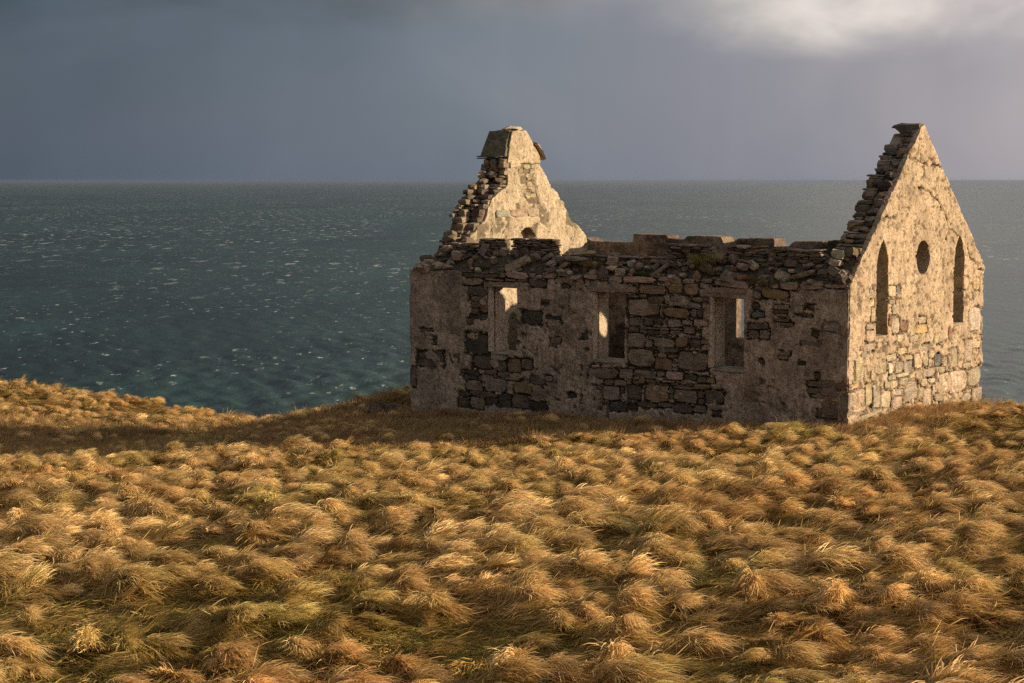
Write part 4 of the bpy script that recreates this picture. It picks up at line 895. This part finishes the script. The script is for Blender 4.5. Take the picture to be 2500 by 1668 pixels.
ng = bpy.data.node_groups.new('grass_scatter', 'GeometryNodeTree')
ng.interface.new_socket('Geometry', in_out='INPUT', socket_type='NodeSocketGeometry'); ng.interface.new_socket('Geometry', in_out='OUTPUT', socket_type='NodeSocketGeometry')
G = NT(ng); gi = G.add('NodeGroupInput'); go = G.add('NodeGroupOutput'); ci = G.add('GeometryNodeCollectionInfo')
ci.inputs['Collection'].default_value = src; ci.inputs['Separate Children'].default_value = True; ci.inputs['Reset Children'].default_value = True
ip = G.add('GeometryNodeInstanceOnPoints'); ip.inputs['Pick Instance'].default_value = True
def named(nm, dt): nd = G.add('GeometryNodeInputNamedAttribute', data_type=dt); nd.inputs['Name'].default_value = nm; return nd.outputs['Attribute']
e2r = G.add('FunctionNodeEulerToRotation'); G.link(named('rot', 'FLOAT_VECTOR'), e2r.inputs[0])
G.link(gi.outputs[0], ip.inputs['Points']); G.link(ci.outputs[0], ip.inputs['Instance']); G.link(named('idx', 'INT'), ip.inputs['Instance Index'])
G.link(e2r.outputs[0], ip.inputs['Rotation']); G.link(named('scl', 'FLOAT_VECTOR'), ip.inputs['Scale']); G.link(ip.outputs[0], go.inputs[0])
md = grass.modifiers.new('scatter', 'NODES'); md.node_group = ng
print('grass instances', len(X))

# tufts and moss that grow on the wall head
def tuft(name, u, v, z, n, R, L0, L1, pal, label, cat, th1=(50, 120), wind=-.35, base=(.10, .12, .03)):
    me = grass_mesh(name, [blades(int(u*100), n, R, L0, L1, (2, 25), th1, wind, .0075, pal, 1.6, 6, base)])
    tag(obj(name, me, None, None, world(u, v, z), (0, 0, radians(-36))), label, cat)
GRN = [((.20, .20, .06), 3), ((.30, .26, .09), 3), ((.40, .31, .14), 2)]
tuft('grass_tuft', 5.95, .17, 2.80, 420, .16, .18, .36, [((.36, .25, .11), 3), ((.28, .2, .08), 2)], 'straw-coloured grass tuft rooted in the rubble on the wall head', 'grass tuft')
tuft('grass_tuft', 3.32, .26, 2.95, 620, .20, .22, .46, GRN, 'tall green grass tuft hanging over in the middle of the wall head', 'grass tuft', (60, 140), .4)
tuft('grass_tuft', 3.08, .16, 2.84, 260, .20, .10, .24, GRN, 'short green grass clump at the right foot of the tall green tuft', 'grass tuft', (60, 120))
tuft('grass_tuft', 2.10, .10, 2.74, 420, .22, .06, .16, [((.32, .19, .10), 3), ((.25, .14, .07), 2)], 'low reddish-brown grass clump at the wall edge above the third window', 'grass tuft', (40, 110))
MS = [((.11, .14, .03), 3), ((.16, .16, .05), 2)]
for u, v, z, R, n, lab in ((4.68, .10, 2.76, .17, 700, 'green moss cushion beside the long leaning slab'), (1.40, .07, 2.735, .20, 700, 'bright green moss strip at the wall edge near the lit gable'), (8.85, .10, 2.77, .15, 520, 'yellowish moss cushion over the left window')):
    me = grass_mesh('moss', [blades(int(u*70), n, R, .02, .05, (5, 60), (30, 100), .0, .010, MS if u > 2 else [((.13, .20, .025), 1)], 1, 4, (.07, .1, .02), 1.0)])
    tag(obj('moss_cushion', me, None, None, world(u, v, z), (0, 0, radians(-36)), (1.3, .5, 1)), lab, 'moss')

# ------------------------------------------------------------------ sea air
bx0, bx1, by0, by1, bz0, bz1 = -42000, 42000, -2000, 42000, SEA_Z-6, 9.0
V = [(x, y, z) for z in (bz0, bz1) for x, y in ((bx0, by0), (bx1, by0), (bx1, by1), (bx0, by1))]
me = bpy.data.meshes.new('haze'); me.from_pydata(V, [], [(0, 3, 2, 1), (4, 5, 6, 7), (0, 1, 5, 4), (1, 2, 6, 5), (2, 3, 7, 6), (3, 0, 4, 7)])
m = bpy.data.materials.new('sea_haze'); m.use_nodes = True; T = NT(m.node_tree); T.n.clear()
o = T.add('ShaderNodeOutputMaterial'); pv = T.add('ShaderNodeVolumePrincipled')
pv.inputs['Color'].default_value = (.44, .52, .67, 1); pv.inputs['Density'].default_value = 4.8e-5; pv.inputs['Anisotropy'].default_value = .6
T.link(pv.outputs[0], o.inputs['Volume'])
tag(obj('haze', me, m), kind='stuff')
